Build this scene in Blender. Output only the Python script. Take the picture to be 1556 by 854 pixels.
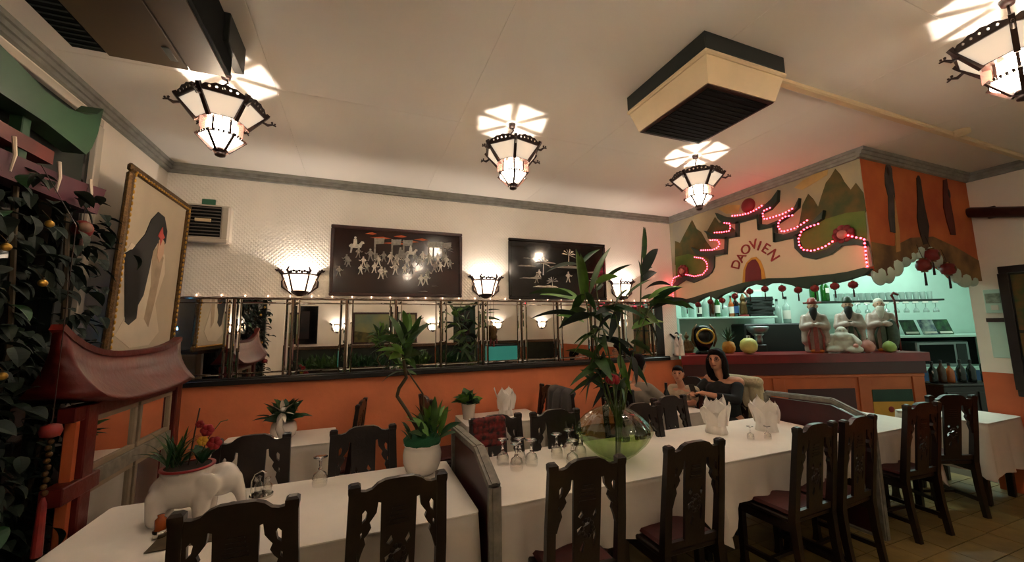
import bpy, bmesh, math, random
from mathutils import Vector, Matrix
random.seed(7)
PI = math.pi
S = bpy.context.scene
COL = S.collection
for o in list(bpy.data.objects): bpy.data.objects.remove(o)

# ------------------------------------------------------------------ camera
YAW, PITCH, ROLL = math.radians(21.27), math.radians(6.87), math.radians(-0.93)
cF = Vector((math.sin(YAW)*math.cos(PITCH), math.cos(YAW)*math.cos(PITCH), math.sin(PITCH)))
cR0 = Vector((math.cos(YAW), -math.sin(YAW), 0)); cU0 = cR0.cross(cF)
cR = cR0*math.cos(ROLL) + cU0*math.sin(ROLL); cU = -cR0*math.sin(ROLL) + cU0*math.cos(ROLL)
cd = bpy.data.cameras.new('camera'); cam = bpy.data.objects.new('camera', cd); COL.objects.link(cam)
cam.matrix_world = Matrix(((cR.x, cU.x, -cF.x, 0), (cR.y, cU.y, -cF.y, 0), (cR.z, cU.z, -cF.z, 1.68), (0, 0, 0, 1)))
cd.sensor_fit = 'HORIZONTAL'; cd.sensor_width = 36.0; cd.lens = 590.0/1556*36; cd.clip_start = 0.02
S.camera = cam
# ------------------------------------------------------------------ light levels and exposure
S.view_settings.view_transform = 'Standard'; S.view_settings.look = 'None'
S.view_settings.gamma = 1.0; S.view_settings.exposure = 1.75; S.view_settings.use_curve_mapping = False
LANTERN_UP_W, SCONCE_W, BAR_W = 7.5, 5.0, 13.0
WARM = (1.0, 0.88, 0.76)
w = bpy.data.worlds.new('world'); S.world = w; w.use_nodes = True
w.node_tree.nodes['Background'].inputs[0].default_value = (0.9, 0.75, 0.6, 1)
w.node_tree.nodes['Background'].inputs[1].default_value = 0.01

# ------------------------------------------------------------------ helpers
def lin(h):
    h = h.lstrip('#'); c = [int(h[i:i+2], 16)/255 for i in (0, 2, 4)]
    return tuple((x/12.92 if x <= .04045 else ((x+.055)/1.055)**2.4) for x in c) + (1,)
MATS = {}
def mat(name, col, rough=.6, metal=0., var=0., vscale=6., bump=0., bscale=40., emit=None, es=0., spec=.5, trans=0., alpha=1., col2=None, coat=0.):
    if name in MATS: return MATS[name]
    m = bpy.data.materials.new(name); m.use_nodes = True
    nt = m.node_tree; b = nt.nodes['Principled BSDF']
    c = lin(col) if isinstance(col, str) else col
    b.inputs['Base Color'].default_value = c
    b.inputs['Roughness'].default_value = rough; b.inputs['Metallic'].default_value = metal
    b.inputs['Specular IOR Level'].default_value = spec
    b.inputs['Transmission Weight'].default_value = trans
    b.inputs['Coat Weight'].default_value = coat
    tc = nt.nodes.new('ShaderNodeTexCoord')
    if var > 0 or col2:
        n = nt.nodes.new('ShaderNodeTexNoise'); n.inputs['Scale'].default_value = vscale; n.inputs['Detail'].default_value = 5
        nt.links.new(tc.outputs['Object'], n.inputs['Vector'])
        r = nt.nodes.new('ShaderNodeValToRGB')
        c2 = lin(col2) if col2 else tuple(x*(1-var) for x in c[:3])+(1,)
        c1 = c if col2 else tuple(min(1, x*(1+var*.5)) for x in c[:3])+(1,)
        r.color_ramp.elements[0].position = .35; r.color_ramp.elements[1].position = .65
        r.color_ramp.elements[0].color = c2; r.color_ramp.elements[1].color = c1
        nt.links.new(n.outputs['Fac'], r.inputs['Fac']); nt.links.new(r.outputs['Color'], b.inputs['Base Color'])
    if bump > 0:
        n2 = nt.nodes.new('ShaderNodeTexNoise'); n2.inputs['Scale'].default_value = bscale; n2.inputs['Detail'].default_value = 4
        nt.links.new(tc.outputs['Object'], n2.inputs['Vector'])
        bp = nt.nodes.new('ShaderNodeBump'); bp.inputs['Strength'].default_value = bump; bp.inputs['Distance'].default_value = .01
        nt.links.new(n2.outputs['Fac'], bp.inputs['Height']); nt.links.new(bp.outputs['Normal'], b.inputs['Normal'])
    if emit:
        b.inputs['Emission Color'].default_value = lin(emit); b.inputs['Emission Strength'].default_value = es
    MATS[name] = m
    return m
def glass_mat(name, col, refl=.12, rough=.03, top=.75):
    if name in MATS: return MATS[name]
    m = bpy.data.materials.new(name); m.use_nodes = True; nt = m.node_tree
    for n in list(nt.nodes): nt.nodes.remove(n)
    o = nt.nodes.new('ShaderNodeOutputMaterial'); mx = nt.nodes.new('ShaderNodeMixShader')
    t = nt.nodes.new('ShaderNodeBsdfTransparent'); g = nt.nodes.new('ShaderNodeBsdfGlossy')
    lw = nt.nodes.new('ShaderNodeLayerWeight'); lw.inputs['Blend'].default_value = .45
    mr = nt.nodes.new('ShaderNodeMapRange'); mr.inputs['To Min'].default_value = refl; mr.inputs['To Max'].default_value = top
    t.inputs[0].default_value = lin(col); g.inputs['Roughness'].default_value = rough
    nt.links.new(lw.outputs['Facing'], mr.inputs['Value']); nt.links.new(mr.outputs[0], mx.inputs[0])
    nt.links.new(t.outputs[0], mx.inputs[1]); nt.links.new(g.outputs[0], mx.inputs[2]); nt.links.new(mx.outputs[0], o.inputs[0])
    MATS[name] = m; return m
def shade_mat(name, col, es, tr=.35):
    # frosted lamp glass: partly see-through to light, translucent, glowing from the lamp within
    if name in MATS: return MATS[name]
    m = bpy.data.materials.new(name); m.use_nodes = True; nt = m.node_tree
    for n in list(nt.nodes): nt.nodes.remove(n)
    o = nt.nodes.new('ShaderNodeOutputMaterial'); mx = nt.nodes.new('ShaderNodeMixShader'); mx.inputs[0].default_value = 1-tr
    t = nt.nodes.new('ShaderNodeBsdfTransparent'); a = nt.nodes.new('ShaderNodeAddShader')
    mx2 = nt.nodes.new('ShaderNodeMixShader'); mx2.inputs[0].default_value = .5
    d = nt.nodes.new('ShaderNodeBsdfDiffuse'); tl = nt.nodes.new('ShaderNodeBsdfTranslucent'); e = nt.nodes.new('ShaderNodeEmission')
    d.inputs[0].default_value = lin(col); tl.inputs[0].default_value = lin(col); t.inputs[0].default_value = (1, .95, .88, 1)
    e.inputs[0].default_value = (1, .88, .74, 1); e.inputs[1].default_value = es
    nt.links.new(d.outputs[0], mx2.inputs[1]); nt.links.new(tl.outputs[0], mx2.inputs[2])
    nt.links.new(mx2.outputs[0], a.inputs[0]); nt.links.new(e.outputs[0], a.inputs[1])
    nt.links.new(t.outputs[0], mx.inputs[1]); nt.links.new(a.outputs[0], mx.inputs[2]); nt.links.new(mx.outputs[0], o.inputs[0])
    MATS[name] = m; return m

class MB:
    def __init__(s): s.v = []; s.f = []
    def add(s, vs, fs):
        n = len(s.v); s.v += [tuple(p) for p in vs]; s.f += [tuple(i+n for i in f) for f in fs]; return s
    def box(s, x0, x1, y0, y1, z0, z1, b=0.):
        if b <= 0:
            vs = [(x, y, z) for z in (z0, z1) for y in (y0, y1) for x in (x0, x1)]
            return s.add(vs, [(0, 2, 3, 1), (4, 5, 7, 6), (0, 1, 5, 4), (2, 6, 7, 3), (0, 4, 6, 2), (1, 3, 7, 5)])
        b = min(b, (x1-x0)*.49, (y1-y0)*.49, (z1-z0)*.49); vs = []; ix = {}
        for k, z in enumerate((z0, z1)):
            for j, y in enumerate((y0, y1)):
                for i, x in enumerate((x0, x1)):
                    sx, sy, sz = (b, -b)[i], (b, -b)[j], (b, -b)[k]
                    for a, p in enumerate(((x, y+sy, z+sz), (x+sx, y, z+sz), (x+sx, y+sy, z))):
                        ix[i, j, k, a] = len(vs); vs.append(p)
        fs = []
        for e in (0, 1):
            q = [ix[e, 0, 0, 0], ix[e, 0, 1, 0], ix[e, 1, 1, 0], ix[e, 1, 0, 0]]; fs.append(q if e == 0 else q[::-1])
            q = [ix[0, e, 0, 1], ix[1, e, 0, 1], ix[1, e, 1, 1], ix[0, e, 1, 1]]; fs.append(q if e == 0 else q[::-1])
            q = [ix[0, 0, e, 2], ix[0, 1, e, 2], ix[1, 1, e, 2], ix[1, 0, e, 2]]; fs.append(q if e == 0 else q[::-1])
        for j in (0, 1):
            for k in (0, 1): fs.append([ix[0, j, k, 1], ix[1, j, k, 1], ix[1, j, k, 2], ix[0, j, k, 2]])
        for i in (0, 1):
            for k in (0, 1): fs.append([ix[i, 0, k, 0], ix[i, 1, k, 0], ix[i, 1, k, 2], ix[i, 0, k, 2]])
        for i in (0, 1):
            for j in (0, 1): fs.append([ix[i, j, 0, 0], ix[i, j, 1, 0], ix[i, j, 1, 1], ix[i, j, 0, 1]])
        for i in (0, 1):
            for j in (0, 1):
                for k in (0, 1): fs.append([ix[i, j, k, 0], ix[i, j, k, 1], ix[i, j, k, 2]])
        return s.add(vs, fs)
    def tube(s, pts, r, n=8, cap=True, closed=False):
        pts = [Vector(p) for p in pts]; N = len(pts); rr = r if isinstance(r, (list, tuple)) else [r]*N
        vs = []; up = None
        for i, p in enumerate(pts):
            if closed: t = pts[(i+1) % N]-pts[i-1]
            else: t = pts[min(i+1, N-1)]-pts[max(i-1, 0)]
            t = t.normalized() if t.length > 1e-9 else Vector((0, 0, 1))
            if up is None: up = Vector((0, 0, 1)) if abs(t.z) < .9 else Vector((1, 0, 0))
            a = t.cross(up)
            if a.length < 1e-6: a = t.cross(Vector((0, 1, 0)))
            a.normalize(); bq = a.cross(t).normalized(); up = bq
            for k in range(n):
                th = 2*PI*k/n; vs.append(p+(a*math.cos(th)+bq*math.sin(th))*rr[i])
        fs = []
        for i in range(N if closed else N-1):
            j = (i+1) % N
            for k in range(n): fs.append((i*n+k, i*n+(k+1) % n, j*n+(k+1) % n, j*n+k))
        if cap and not closed: fs += [tuple(range(n-1, -1, -1)), tuple(range((N-1)*n, N*n))]
        return s.add(vs, fs)
    def lathe(s, prof, n=24, c=(0, 0, 0), rib=0., nr=12, capb=True, capt=True, a0=0., a1=2*PI):
        vs = []; full = abs(a1-a0-2*PI) < 1e-6; m = n if full else n+1
        for r, z in prof:
            for k in range(m):
                th = a0+(a1-a0)*k/n; q = r*(1+rib*math.cos(nr*th)); vs.append((c[0]+q*math.cos(th), c[1]+q*math.sin(th), c[2]+z))
        fs = []
        for i in range(len(prof)-1):
            for k in range(n):
                k2 = (k+1) % m if full else k+1
                fs.append((i*m+k, i*m+k2, (i+1)*m+k2, (i+1)*m+k))
        if full:
            if capb and prof[0][0] > 1e-5: fs.append(tuple(range(m-1, -1, -1)))
            if capt and prof[-1][0] > 1e-5: fs.append(tuple(range((len(prof)-1)*m, len(prof)*m)))
        return s.add(vs, fs)
    def sphere(s, c, r, n=12, m=8):
        rx, ry, rz = (r, r, r) if not isinstance(r, (tuple, list)) else r
        vs = [(c[0], c[1], c[2]-rz)]
        for i in range(1, m):
            ph = -PI/2+PI*i/m
            for k in range(n):
                th = 2*PI*k/n; vs.append((c[0]+rx*math.cos(ph)*math.cos(th), c[1]+ry*math.cos(ph)*math.sin(th), c[2]+rz*math.sin(ph)))
        vs.append((c[0], c[1], c[2]+rz)); fs = []
        for k in range(n): fs.append((0, 1+(k+1) % n, 1+k))
        for i in range(m-2):
            for k in range(n): fs.append((1+i*n+k, 1+i*n+(k+1) % n, 1+(i+1)*n+(k+1) % n, 1+(i+1)*n+k))
        l = len(vs)-1; b0 = 1+(m-2)*n
        for k in range(n): fs.append((l, b0+k, b0+(k+1) % n))
        return s.add(vs, fs)
    def capsule(s, p0, p1, r0, r1, n=10):
        p0, p1 = Vector(p0), Vector(p1); d = (p1-p0)
        if d.length < 1e-6: return s.sphere(p0, r0, n)
        t = d.normalized(); pts = []; rr = []
        for i in range(4):
            a = PI/2*i/3.5 + .12; pts.append(p0-t*(r0*math.cos(a))); rr.append(max(r0*math.sin(a), 1e-3))
        for i in range(3, -1, -1):
            a = PI/2*i/3.5 + .12; pts.append(p1+t*(r1*math.cos(a))); rr.append(max(r1*math.sin(a), 1e-3))
        return s.tube(pts, rr, n)
    def prism(s, poly, axis, a, b):
        # poly in the plane normal to axis: x->(y,z), y->(x,z), z->(x,y)
        mk = {'x': lambda p, t: (t, p[0], p[1]), 'y': lambda p, t: (p[0], t, p[1]), 'z': lambda p, t: (p[0], p[1], t)}[axis]
        n = len(poly); vs = [mk(p, a) for p in poly]+[mk(p, b) for p in poly]
        fs = [tuple(range(n)), tuple(range(2*n-1, n-1, -1))]+[(i, i+n, (i+1) % n+n, (i+1) % n) for i in range(n)]
        return s.add(vs, fs)
    def holed(s, poly, holes, axis, a, b):
        bm = bmesh.new(); es = []
        for lp in [poly]+holes:
            vv = [bm.verts.new((p[0], p[1], 0)) for p in lp]
            es += [bm.edges.new((vv[i], vv[(i+1) % len(vv)])) for i in range(len(vv))]
        r = bmesh.ops.triangle_fill(bm, use_beauty=True, use_dissolve=False, edges=es)
        bm.verts.ensure_lookup_table(); bm.verts.index_update()
        mk = {'x': lambda p, t: (t, p[0], p[1]), 'y': lambda p, t: (p[0], t, p[1]), 'z': lambda p, t: (p[0], p[1], t)}[axis]
        P2 = [(v.co.x, v.co.y) for v in bm.verts]; T = [tuple(v.index for v in f.verts) for f in bm.faces]; n = len(P2); bm.free()
        fs = list(T)+[tuple(i+n for i in reversed(t)) for t in T]; k = 0
        for lp in [poly]+holes:
            m = len(lp); fs += [(k+i, k+(i+1) % m, k+(i+1) % m+n, k+i+n) for i in range(m)]; k += m
        return s.add([mk(p, a) for p in P2]+[mk(p, b) for p in P2], fs)
    def slab(s, q, t):
        q = [Vector(p) for p in q]; nrm = (q[1]-q[0]).cross(q[2]-q[0]).normalized()*t*.5
        n = len(q); return s.add([p-nrm for p in q]+[p+nrm for p in q], [tuple(range(n-1, -1, -1)), tuple(range(n, 2*n))]+[(i, (i+1) % n, (i+1) % n+n, i+n) for i in range(n)])
    def bar(s, pts, w, d, side=(1, 0, 0)):
        # rectangular section swept along pts; w along 'side', d across
        pts = [Vector(p) for p in pts]; N = len(pts); vs = []
        ww = w if isinstance(w, (list, tuple)) else [w]*N; dd = d if isinstance(d, (list, tuple)) else [d]*N
        for i, p in enumerate(pts):
            t = (pts[min(i+1, N-1)]-pts[max(i-1, 0)]).normalized(); a = Vector(side); a = (a-t*a.dot(t)).normalized(); b = t.cross(a)
            for sx, sy in ((-1, -1), (1, -1), (1, 1), (-1, 1)): vs.append(p+a*sx*ww[i]*.5+b*sy*dd[i]*.5)
        fs = [(3, 2, 1, 0), tuple(range((N-1)*4, N*4))]
        for i in range(N-1):
            for k in range(4): fs.append((i*4+k, i*4+(k+1) % 4, i*4+4+(k+1) % 4, i*4+4+k))
        return s.add(vs, fs)
    def leaf(s, a, b, w, droop=.12, n=6, tw=0.):
        a, b = Vector(a), Vector(b); d = b-a; L = d.length; t = d.normalized()
        sd = t.cross(Vector((0, 0, 1)))
        if sd.length < .15: sd = t.cross(Vector((cF.x, cF.y, 0)))
        sd.normalize(); up = sd.cross(t)
        if tw: sd, up = sd*math.cos(tw)+up*math.sin(tw), up*math.cos(tw)-sd*math.sin(tw)
        vs = []
        for i in range(n+1):
            u = i/n; p = a+d*u+Vector((0, 0, 1))*droop*L*4*u*(1-u)*.5
            ww = w*.5*(math.sin(PI*min(1, u**.75*.97+.03)))**.8 if i < n else .0005
            vs += [p-sd*ww+up*ww*.35, p, p+sd*ww+up*ww*.35]
        fs = []
        for i in range(n):
            k = i*3; fs += [(k, k+1, k+4, k+3), (k+1, k+2, k+5, k+4)]
        return s.add(vs, fs)
    def mapv(s, fn): s.v = [tuple(fn(*p)) for p in s.v]; return s
    def mesh(s, name, m=None, smooth=False):
        me = bpy.data.meshes.new(name); me.from_pydata(s.v, [], s.f); me.update()
        bm = bmesh.new(); bm.from_mesh(me); bmesh.ops.recalc_face_normals(bm, faces=bm.faces); bm.to_mesh(me); bm.free()
        if smooth: me.polygons.foreach_set('use_smooth', [True]*len(me.polygons))
        if m: me.materials.append(MATS[m] if isinstance(m, str) else m)
        return me
    def build(s, name, m, parent=None, smooth=False, loc=None, rz=0.):
        return link(name, s.mesh(name, m, smooth), parent, loc, rz)
def link(name, me, parent=None, loc=None, rz=0.):
    o = bpy.data.objects.new(name, me); COL.objects.link(o)
    if parent: o.parent = parent
    if loc: o.location = loc
    if rz: o.rotation_euler.z = rz
    return o
def tag(o, label, cat, group=None):
    o['label'] = label; o['category'] = cat
    if group: o['group'] = group
    return o
def thing(name, label, cat, loc=(0, 0, 0), rz=0., group=None):
    o = bpy.data.objects.new(name, None); COL.objects.link(o); o.location = loc; o.rotation_euler.z = rz; o.empty_display_size = .1
    return tag(o, label, cat, group)
def struct(o): o['kind'] = 'structure'; return o
def copy_tree(o, parent=None):
    c = o.copy(); COL.objects.link(c); c.parent = parent
    for ch in o.children: copy_tree(ch, c)
    return c
def place(proto, used, loc, rz, label, group=None):
    o = copy_tree(proto) if used[0] else proto
    used[0] = True; o.location = loc; o.rotation_euler.z = rz; o['label'] = label
    if group: o['group'] = group
    return o
def remesh(name, mb, m, parent, voxel=.012, sm=6, smooth=True):
    tmp = mb.build('tmp', None)
    md = tmp.modifiers.new('r', 'REMESH'); md.mode = 'VOXEL'; md.voxel_size = voxel; md.use_smooth_shade = smooth
    if sm: s2 = tmp.modifiers.new('s', 'SMOOTH'); s2.iterations = sm; s2.factor = .5
    dg = bpy.context.evaluated_depsgraph_get(); me = bpy.data.meshes.new_from_object(tmp.evaluated_get(dg)); me.name = name
    old = tmp.data; bpy.data.objects.remove(tmp); bpy.data.meshes.remove(old)
    me.materials.clear(); me.materials.append(MATS[m]); me.polygons.foreach_set('use_smooth', [smooth]*len(me.polygons))
    return link(name, me, parent)
def circ(cx, cy, r, n=10, ry=None): return [(cx+r*math.cos(2*PI*i/n), cy+(ry or r)*math.sin(2*PI*i/n)) for i in range(n)]
def resample(pts, step):
    P2 = [Vector(p) for p in pts]; out = [P2[0]]; acc = 0.
    for a, b in zip(P2, P2[1:]):
        L = (b-a).length; t = step-acc
        while t <= L: out.append(a.lerp(b, t/L)); t += step
        acc = L-(t-step)
    return out

# ---- measured outlines (world metres)
CREAM_OUT = [(4.25,2.002),(4.26,2.23),(4.042,2.309),(3.876,2.257),(3.675,2.297),(3.579,2.412),(3.569,2.526),(3.395,2.532),(3.378,2.716),(3.202,2.713),(3.188,2.862),(2.963,2.873),(2.953,2.725),(2.783,2.727),(2.789,2.552),(2.591,2.562),(2.589,2.446),(2.516,2.343),(2.409,2.301),(2.268,2.324),(2.171,2.387),(2.07,2.379),(1.989,2.335),(1.981,2.165)]
CREAM_BOT = [(2.035,2.146),(2.158,2.127),(2.289,2.122),(2.427,2.125),(2.654,2.133),(2.905,2.159),(3.044,2.158),(3.192,2.148),(3.463,2.104),(3.733,2.071),(3.964,2.029),(4.25,2.002)]
MTN = [[(4.26,2.532),(4.229,2.876),(4.139,2.827),(4.058,2.924),(3.901,3.096),(3.839,2.955),(3.768,2.897),(3.7,2.761),(3.619,2.639),(3.637,2.434)],[(3.691,2.865),(3.614,2.952),(3.536,3.037),(3.485,2.945),(3.412,2.951),(3.348,2.884),(3.273,2.803),(3.283,2.695),(3.667,2.78)],[(2.587,2.603),(2.54,2.718),(2.497,2.874),(2.434,2.969),(2.394,2.904),(2.358,2.811),(2.322,2.901),(2.268,3.024),(2.223,3.067),(2.177,3.129),(2.14,3.055),(2.118,2.979),(2.077,2.887),(2.031,2.937),(1.986,2.828),(1.981,2.66),(2.056,2.515),(2.314,2.539)]]
MEAD = [[(4.266,2.245),(4.238,2.645),(4.011,2.646),(3.751,2.558),(3.633,2.485),(3.578,2.425),(3.675,2.297),(3.876,2.257),(4.042,2.309)],[(2.546,2.427),(2.567,2.599),(2.449,2.632),(2.301,2.674),(2.132,2.685),(1.989,2.662),(2.0,2.41),(2.163,2.389),(2.268,2.324),(2.409,2.301)]]
CLOUD = [[(2.56,3.076),(2.476,3.121),(2.341,3.153),(2.234,3.161),(2.249,3.097),(2.35,3.064),(2.485,3.028)],[(3.483,3.126),(3.338,3.133),(3.18,3.084),(3.215,2.997),(3.376,3.03)]]
ROOF = [[(3.494,3.072),(3.366,2.984),(3.22,2.937),(3.042,2.93),(2.883,2.965),(2.776,3.023),(2.699,3.096),(2.719,2.976),(2.805,2.912),(2.937,2.889),(2.948,2.855),(3.214,2.862),(3.401,2.918),(3.466,2.997)],[(2.954,2.794),(2.847,2.755),(2.671,2.779),(2.562,2.847),(2.5,2.942),(2.519,2.849),(2.64,2.777),(2.761,2.733),(2.78,2.711),(2.954,2.718)],[(2.786,2.651),(2.688,2.606),(2.526,2.62),(2.389,2.678),(2.292,2.755),(2.315,2.674),(2.451,2.612),(2.586,2.572),(2.593,2.546),(2.788,2.545)],[(3.688,2.891),(3.572,2.816),(3.29,2.765),(3.223,2.767),(3.211,2.708),(3.378,2.711),(3.576,2.765)],[(3.915,2.716),(3.776,2.635),(3.46,2.59),(3.395,2.595),(3.395,2.527),(3.628,2.536),(3.829,2.594)],[(3.225,2.889),(3.178,2.889),(3.196,2.7),(3.242,2.705)],[(3.386,2.743),(3.342,2.738),(3.374,2.521),(3.412,2.528)],[(3.64,2.539),(3.55,2.533),(3.569,2.398),(3.617,2.328),(3.745,2.273),(3.911,2.234),(4.044,2.287),(4.216,2.223),(4.264,2.188),(4.281,2.247),(4.185,2.316),(4.038,2.345),(3.873,2.288),(3.726,2.317),(3.647,2.397)],[(2.96,2.9),(2.926,2.89),(2.942,2.722),(2.965,2.728)],[(2.793,2.741),(2.761,2.733),(2.779,2.543),(2.805,2.549)],[(2.591,2.562),(2.559,2.565),(2.536,2.425),(2.421,2.359),(2.297,2.374),(2.199,2.435),(2.126,2.438),(1.995,2.391),(1.986,2.331),(2.071,2.374),(2.172,2.384),(2.268,2.319),(2.41,2.295),(2.516,2.337),(2.589,2.44)]]
LED = [[(3.245,2.963),(3.141,2.944),(3.041,2.937),(2.955,2.95),(2.895,2.969),(2.847,2.986)],[(2.79,2.924),(2.854,2.916),(2.881,2.873),(2.859,2.815),(2.753,2.815),(2.646,2.822),(2.562,2.847)],[(2.569,2.779),(2.65,2.786),(2.712,2.753),(2.722,2.69),(2.686,2.633),(2.563,2.64),(2.483,2.666),(2.414,2.701)],[(2.34,2.629),(2.432,2.622),(2.496,2.596),(2.532,2.528),(2.531,2.455),(2.5,2.408),(2.419,2.378),(2.311,2.397),(2.223,2.44)],[(2.108,2.462),(2.05,2.43),(1.993,2.408),(1.993,2.318),(1.997,2.23),(1.995,2.137)],[(3.359,2.907),(3.29,2.881),(3.281,2.83),(3.309,2.792),(3.398,2.801),(3.526,2.826)],[(3.579,2.74),(3.485,2.724),(3.446,2.675),(3.477,2.626),(3.561,2.612),(3.759,2.645)],[(3.847,2.57),(3.722,2.532),(3.659,2.464),(3.66,2.386),(3.741,2.324),(3.871,2.315),(4.019,2.362)],[(4.145,2.359),(4.239,2.342),(4.279,2.275),(4.275,2.146),(4.266,1.995)]]
ROSE = [(4.096,2.417),(2.161,2.484)]
BALL = [(3.079,3.065),(2.999,3.041)]
DOOR_OUT = [(3.212,2.155),(3.187,2.304),(3.145,2.38),(3.078,2.427),(3.018,2.428),(2.971,2.375),(2.943,2.28),(2.932,2.163)]
DOOR_IN = [(3.175,2.164),(3.157,2.3),(3.121,2.372),(3.068,2.403),(3.025,2.4),(2.997,2.352),(2.976,2.274),(2.978,2.159)]
LET = [(3.271,2.38),(3.2,2.453),(3.133,2.532),(3.034,2.569),(2.971,2.539),(2.9,2.497),(2.827,2.408)]
VAL = [(4.252,1.983),(4.145,1.954),(4.035,1.993),(3.937,1.955),(3.827,2.013),(3.698,2.05),(3.589,1.99),(3.512,2.039),(3.383,2.077),(3.267,2.038),(3.197,2.101),(3.071,2.127),(2.957,2.092),(2.898,2.115),(2.78,2.106),(2.66,2.067),(2.623,2.042),(2.511,2.015),(2.435,2.047),(2.328,2.07),(2.263,2.047),(2.165,2.064),(2.101,2.083),(2.04,2.093),(1.983,2.139)]
FIG = [[(4.496,2.944),(4.511,3.04),(4.554,3.141),(4.61,3.159),(4.637,3.11),(4.625,3.023),(4.631,2.929),(4.625,2.845),(4.569,2.632),(4.55,2.488),(4.483,2.493),(4.479,2.624),(4.519,2.833)],[(4.602,2.863),(4.618,2.781),(4.619,2.636),(4.62,2.493),(4.589,2.319),(4.517,2.304),(4.553,2.488),(4.579,2.674)],[(5.054,3.079),(5.1,3.107),(5.114,3.042),(5.113,2.92),(5.118,2.79),(5.144,2.597),(5.075,2.42),(4.995,2.405),(4.961,2.56),(4.958,2.667),(5.01,2.844)],[(5.556,3.12),(5.624,3.14),(5.623,3.047),(5.628,2.886),(5.641,2.682),(5.631,2.545),(5.538,2.543),(5.5,2.67),(5.477,2.825),(5.515,2.989)]]
OBOT = [(4.067,2.128),(4.193,2.104),(4.334,2.084),(4.463,2.144),(4.591,2.222),(4.759,2.253),(4.863,2.32),(5.051,2.359),(5.204,2.326),(5.321,2.237),(5.516,2.18),(5.629,2.112),(5.827,2.085),(5.968,2.085)]
OTOP = [(4.173,3.199),(6.007,3.177)]
VSTEM = [[(0.004,-0.035,0.257),(-0.115,-0.061,0.63),(-0.233,-0.092,1.042),(-0.309,-0.127,1.357)],[(0.017,-0.04,0.256),(-0.046,-0.079,0.628),(-0.142,-0.104,0.996),(-0.186,-0.131,1.223)],[(0.038,-0.048,0.256),(0.095,-0.1,0.622),(0.16,-0.156,0.993),(0.168,-0.196,1.415),(0.186,-0.214,1.63)],[(0.025,-0.043,0.256),(0.056,-0.08,0.486),(0.115,-0.14,0.808),(0.219,-0.211,1.084)],[(0.008,-0.036,0.257),(-0.088,-0.047,0.446),(-0.172,-0.073,0.723),(-0.151,-0.146,1.039)],[(0.017,-0.04,0.256),(0.028,-0.084,0.533),(-0.006,-0.122,0.902),(-0.057,-0.133,1.11)]]
VLEAF = [((-0.247,-0.049,1.09),(-0.403,-0.248,1.429),0.063),((-0.199,-0.016,1.117),(-0.389,-0.279,1.393),0.059),((-0.207,-0.093,1.157),(-0.064,-0.155,1.477),0.054),((-0.169,-0.102,1.18),(0.106,-0.161,1.361),0.044),((-0.242,0.001,1.117),(-0.411,0.304,1.174),0.068),((-0.333,-0.064,1.135),(-0.566,0.166,1.164),0.049),((-0.235,0.005,1.0),(-0.639,-0.012,0.979),0.044),((-0.276,-0.135,1.04),(-0.256,0.289,0.907),0.059),((-0.2,-0.095,0.996),(-0.453,-0.062,0.91),0.068),((-0.186,0.034,0.953),(-0.392,0.078,1.003),0.044),((0.146,-0.239,1.359),(0.262,-0.139,1.655),0.034),((0.072,-0.292,1.257),(0.33,-0.186,1.485),0.059),((0.124,-0.233,1.22),(-0.048,-0.42,1.343),0.029),((0.186,-0.19,1.179),(0.529,-0.085,1.227),0.039),((0.147,-0.263,1.102),(0.484,-0.258,1.193),0.044),((0.16,-0.246,1.081),(0.613,-0.216,1.037),0.054),((0.242,-0.18,1.039),(0.315,-0.446,1.091),0.039),((0.177,-0.132,1.041),(0.348,-0.149,0.896),0.059),((0.172,-0.156,0.993),(0.398,-0.051,0.797),0.049),((0.076,-0.161,0.901),(0.414,-0.115,0.944),0.054),((0.128,-0.072,0.805),(0.073,-0.378,0.711),0.049),((0.038,-0.074,1.043),(-0.102,-0.134,0.814),0.059),((-0.043,-0.122,1.041),(-0.08,-0.348,1.158),0.049),((-0.024,-0.077,0.996),(-0.242,-0.147,0.818),0.059),((-0.067,-0.011,0.903),(-0.368,-0.097,0.733),0.054),((-0.078,-0.061,0.811),(-0.222,-0.061,0.635),0.049),((-0.023,-0.047,0.624),(-0.345,-0.124,0.477),0.044),((-0.096,-0.108,0.588),(-0.238,0.198,0.421),0.034),((0.018,-0.023,0.55),(-0.136,0.052,0.343),0.044),((0.056,-0.023,0.711),(-0.018,-0.245,0.471),0.059),((0.072,-0.032,0.617),(-0.13,-0.215,0.391),0.059),((0.106,-0.033,0.71),(0.257,-0.081,0.472),0.049),((-0.133,-0.006,0.626),(-0.049,0.283,0.319),0.044),((-0.099,-0.059,1.233),(-0.128,0.102,1.052),0.039),((-0.212,-0.171,1.218),(-0.06,-0.224,1.261),0.044),((-0.025,-0.223,1.103),(0.077,-0.387,1.223),0.039)]
CSTEM = [(-0.012,-0.037,0.324),(-0.06,-0.019,0.325),(-0.103,-0.012,0.402),(-0.166,0.0,0.498),(-0.155,-0.011,0.549),(-0.113,-0.036,0.617),(-0.127,-0.04,0.69),(-0.137,-0.047,0.776)]
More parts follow.
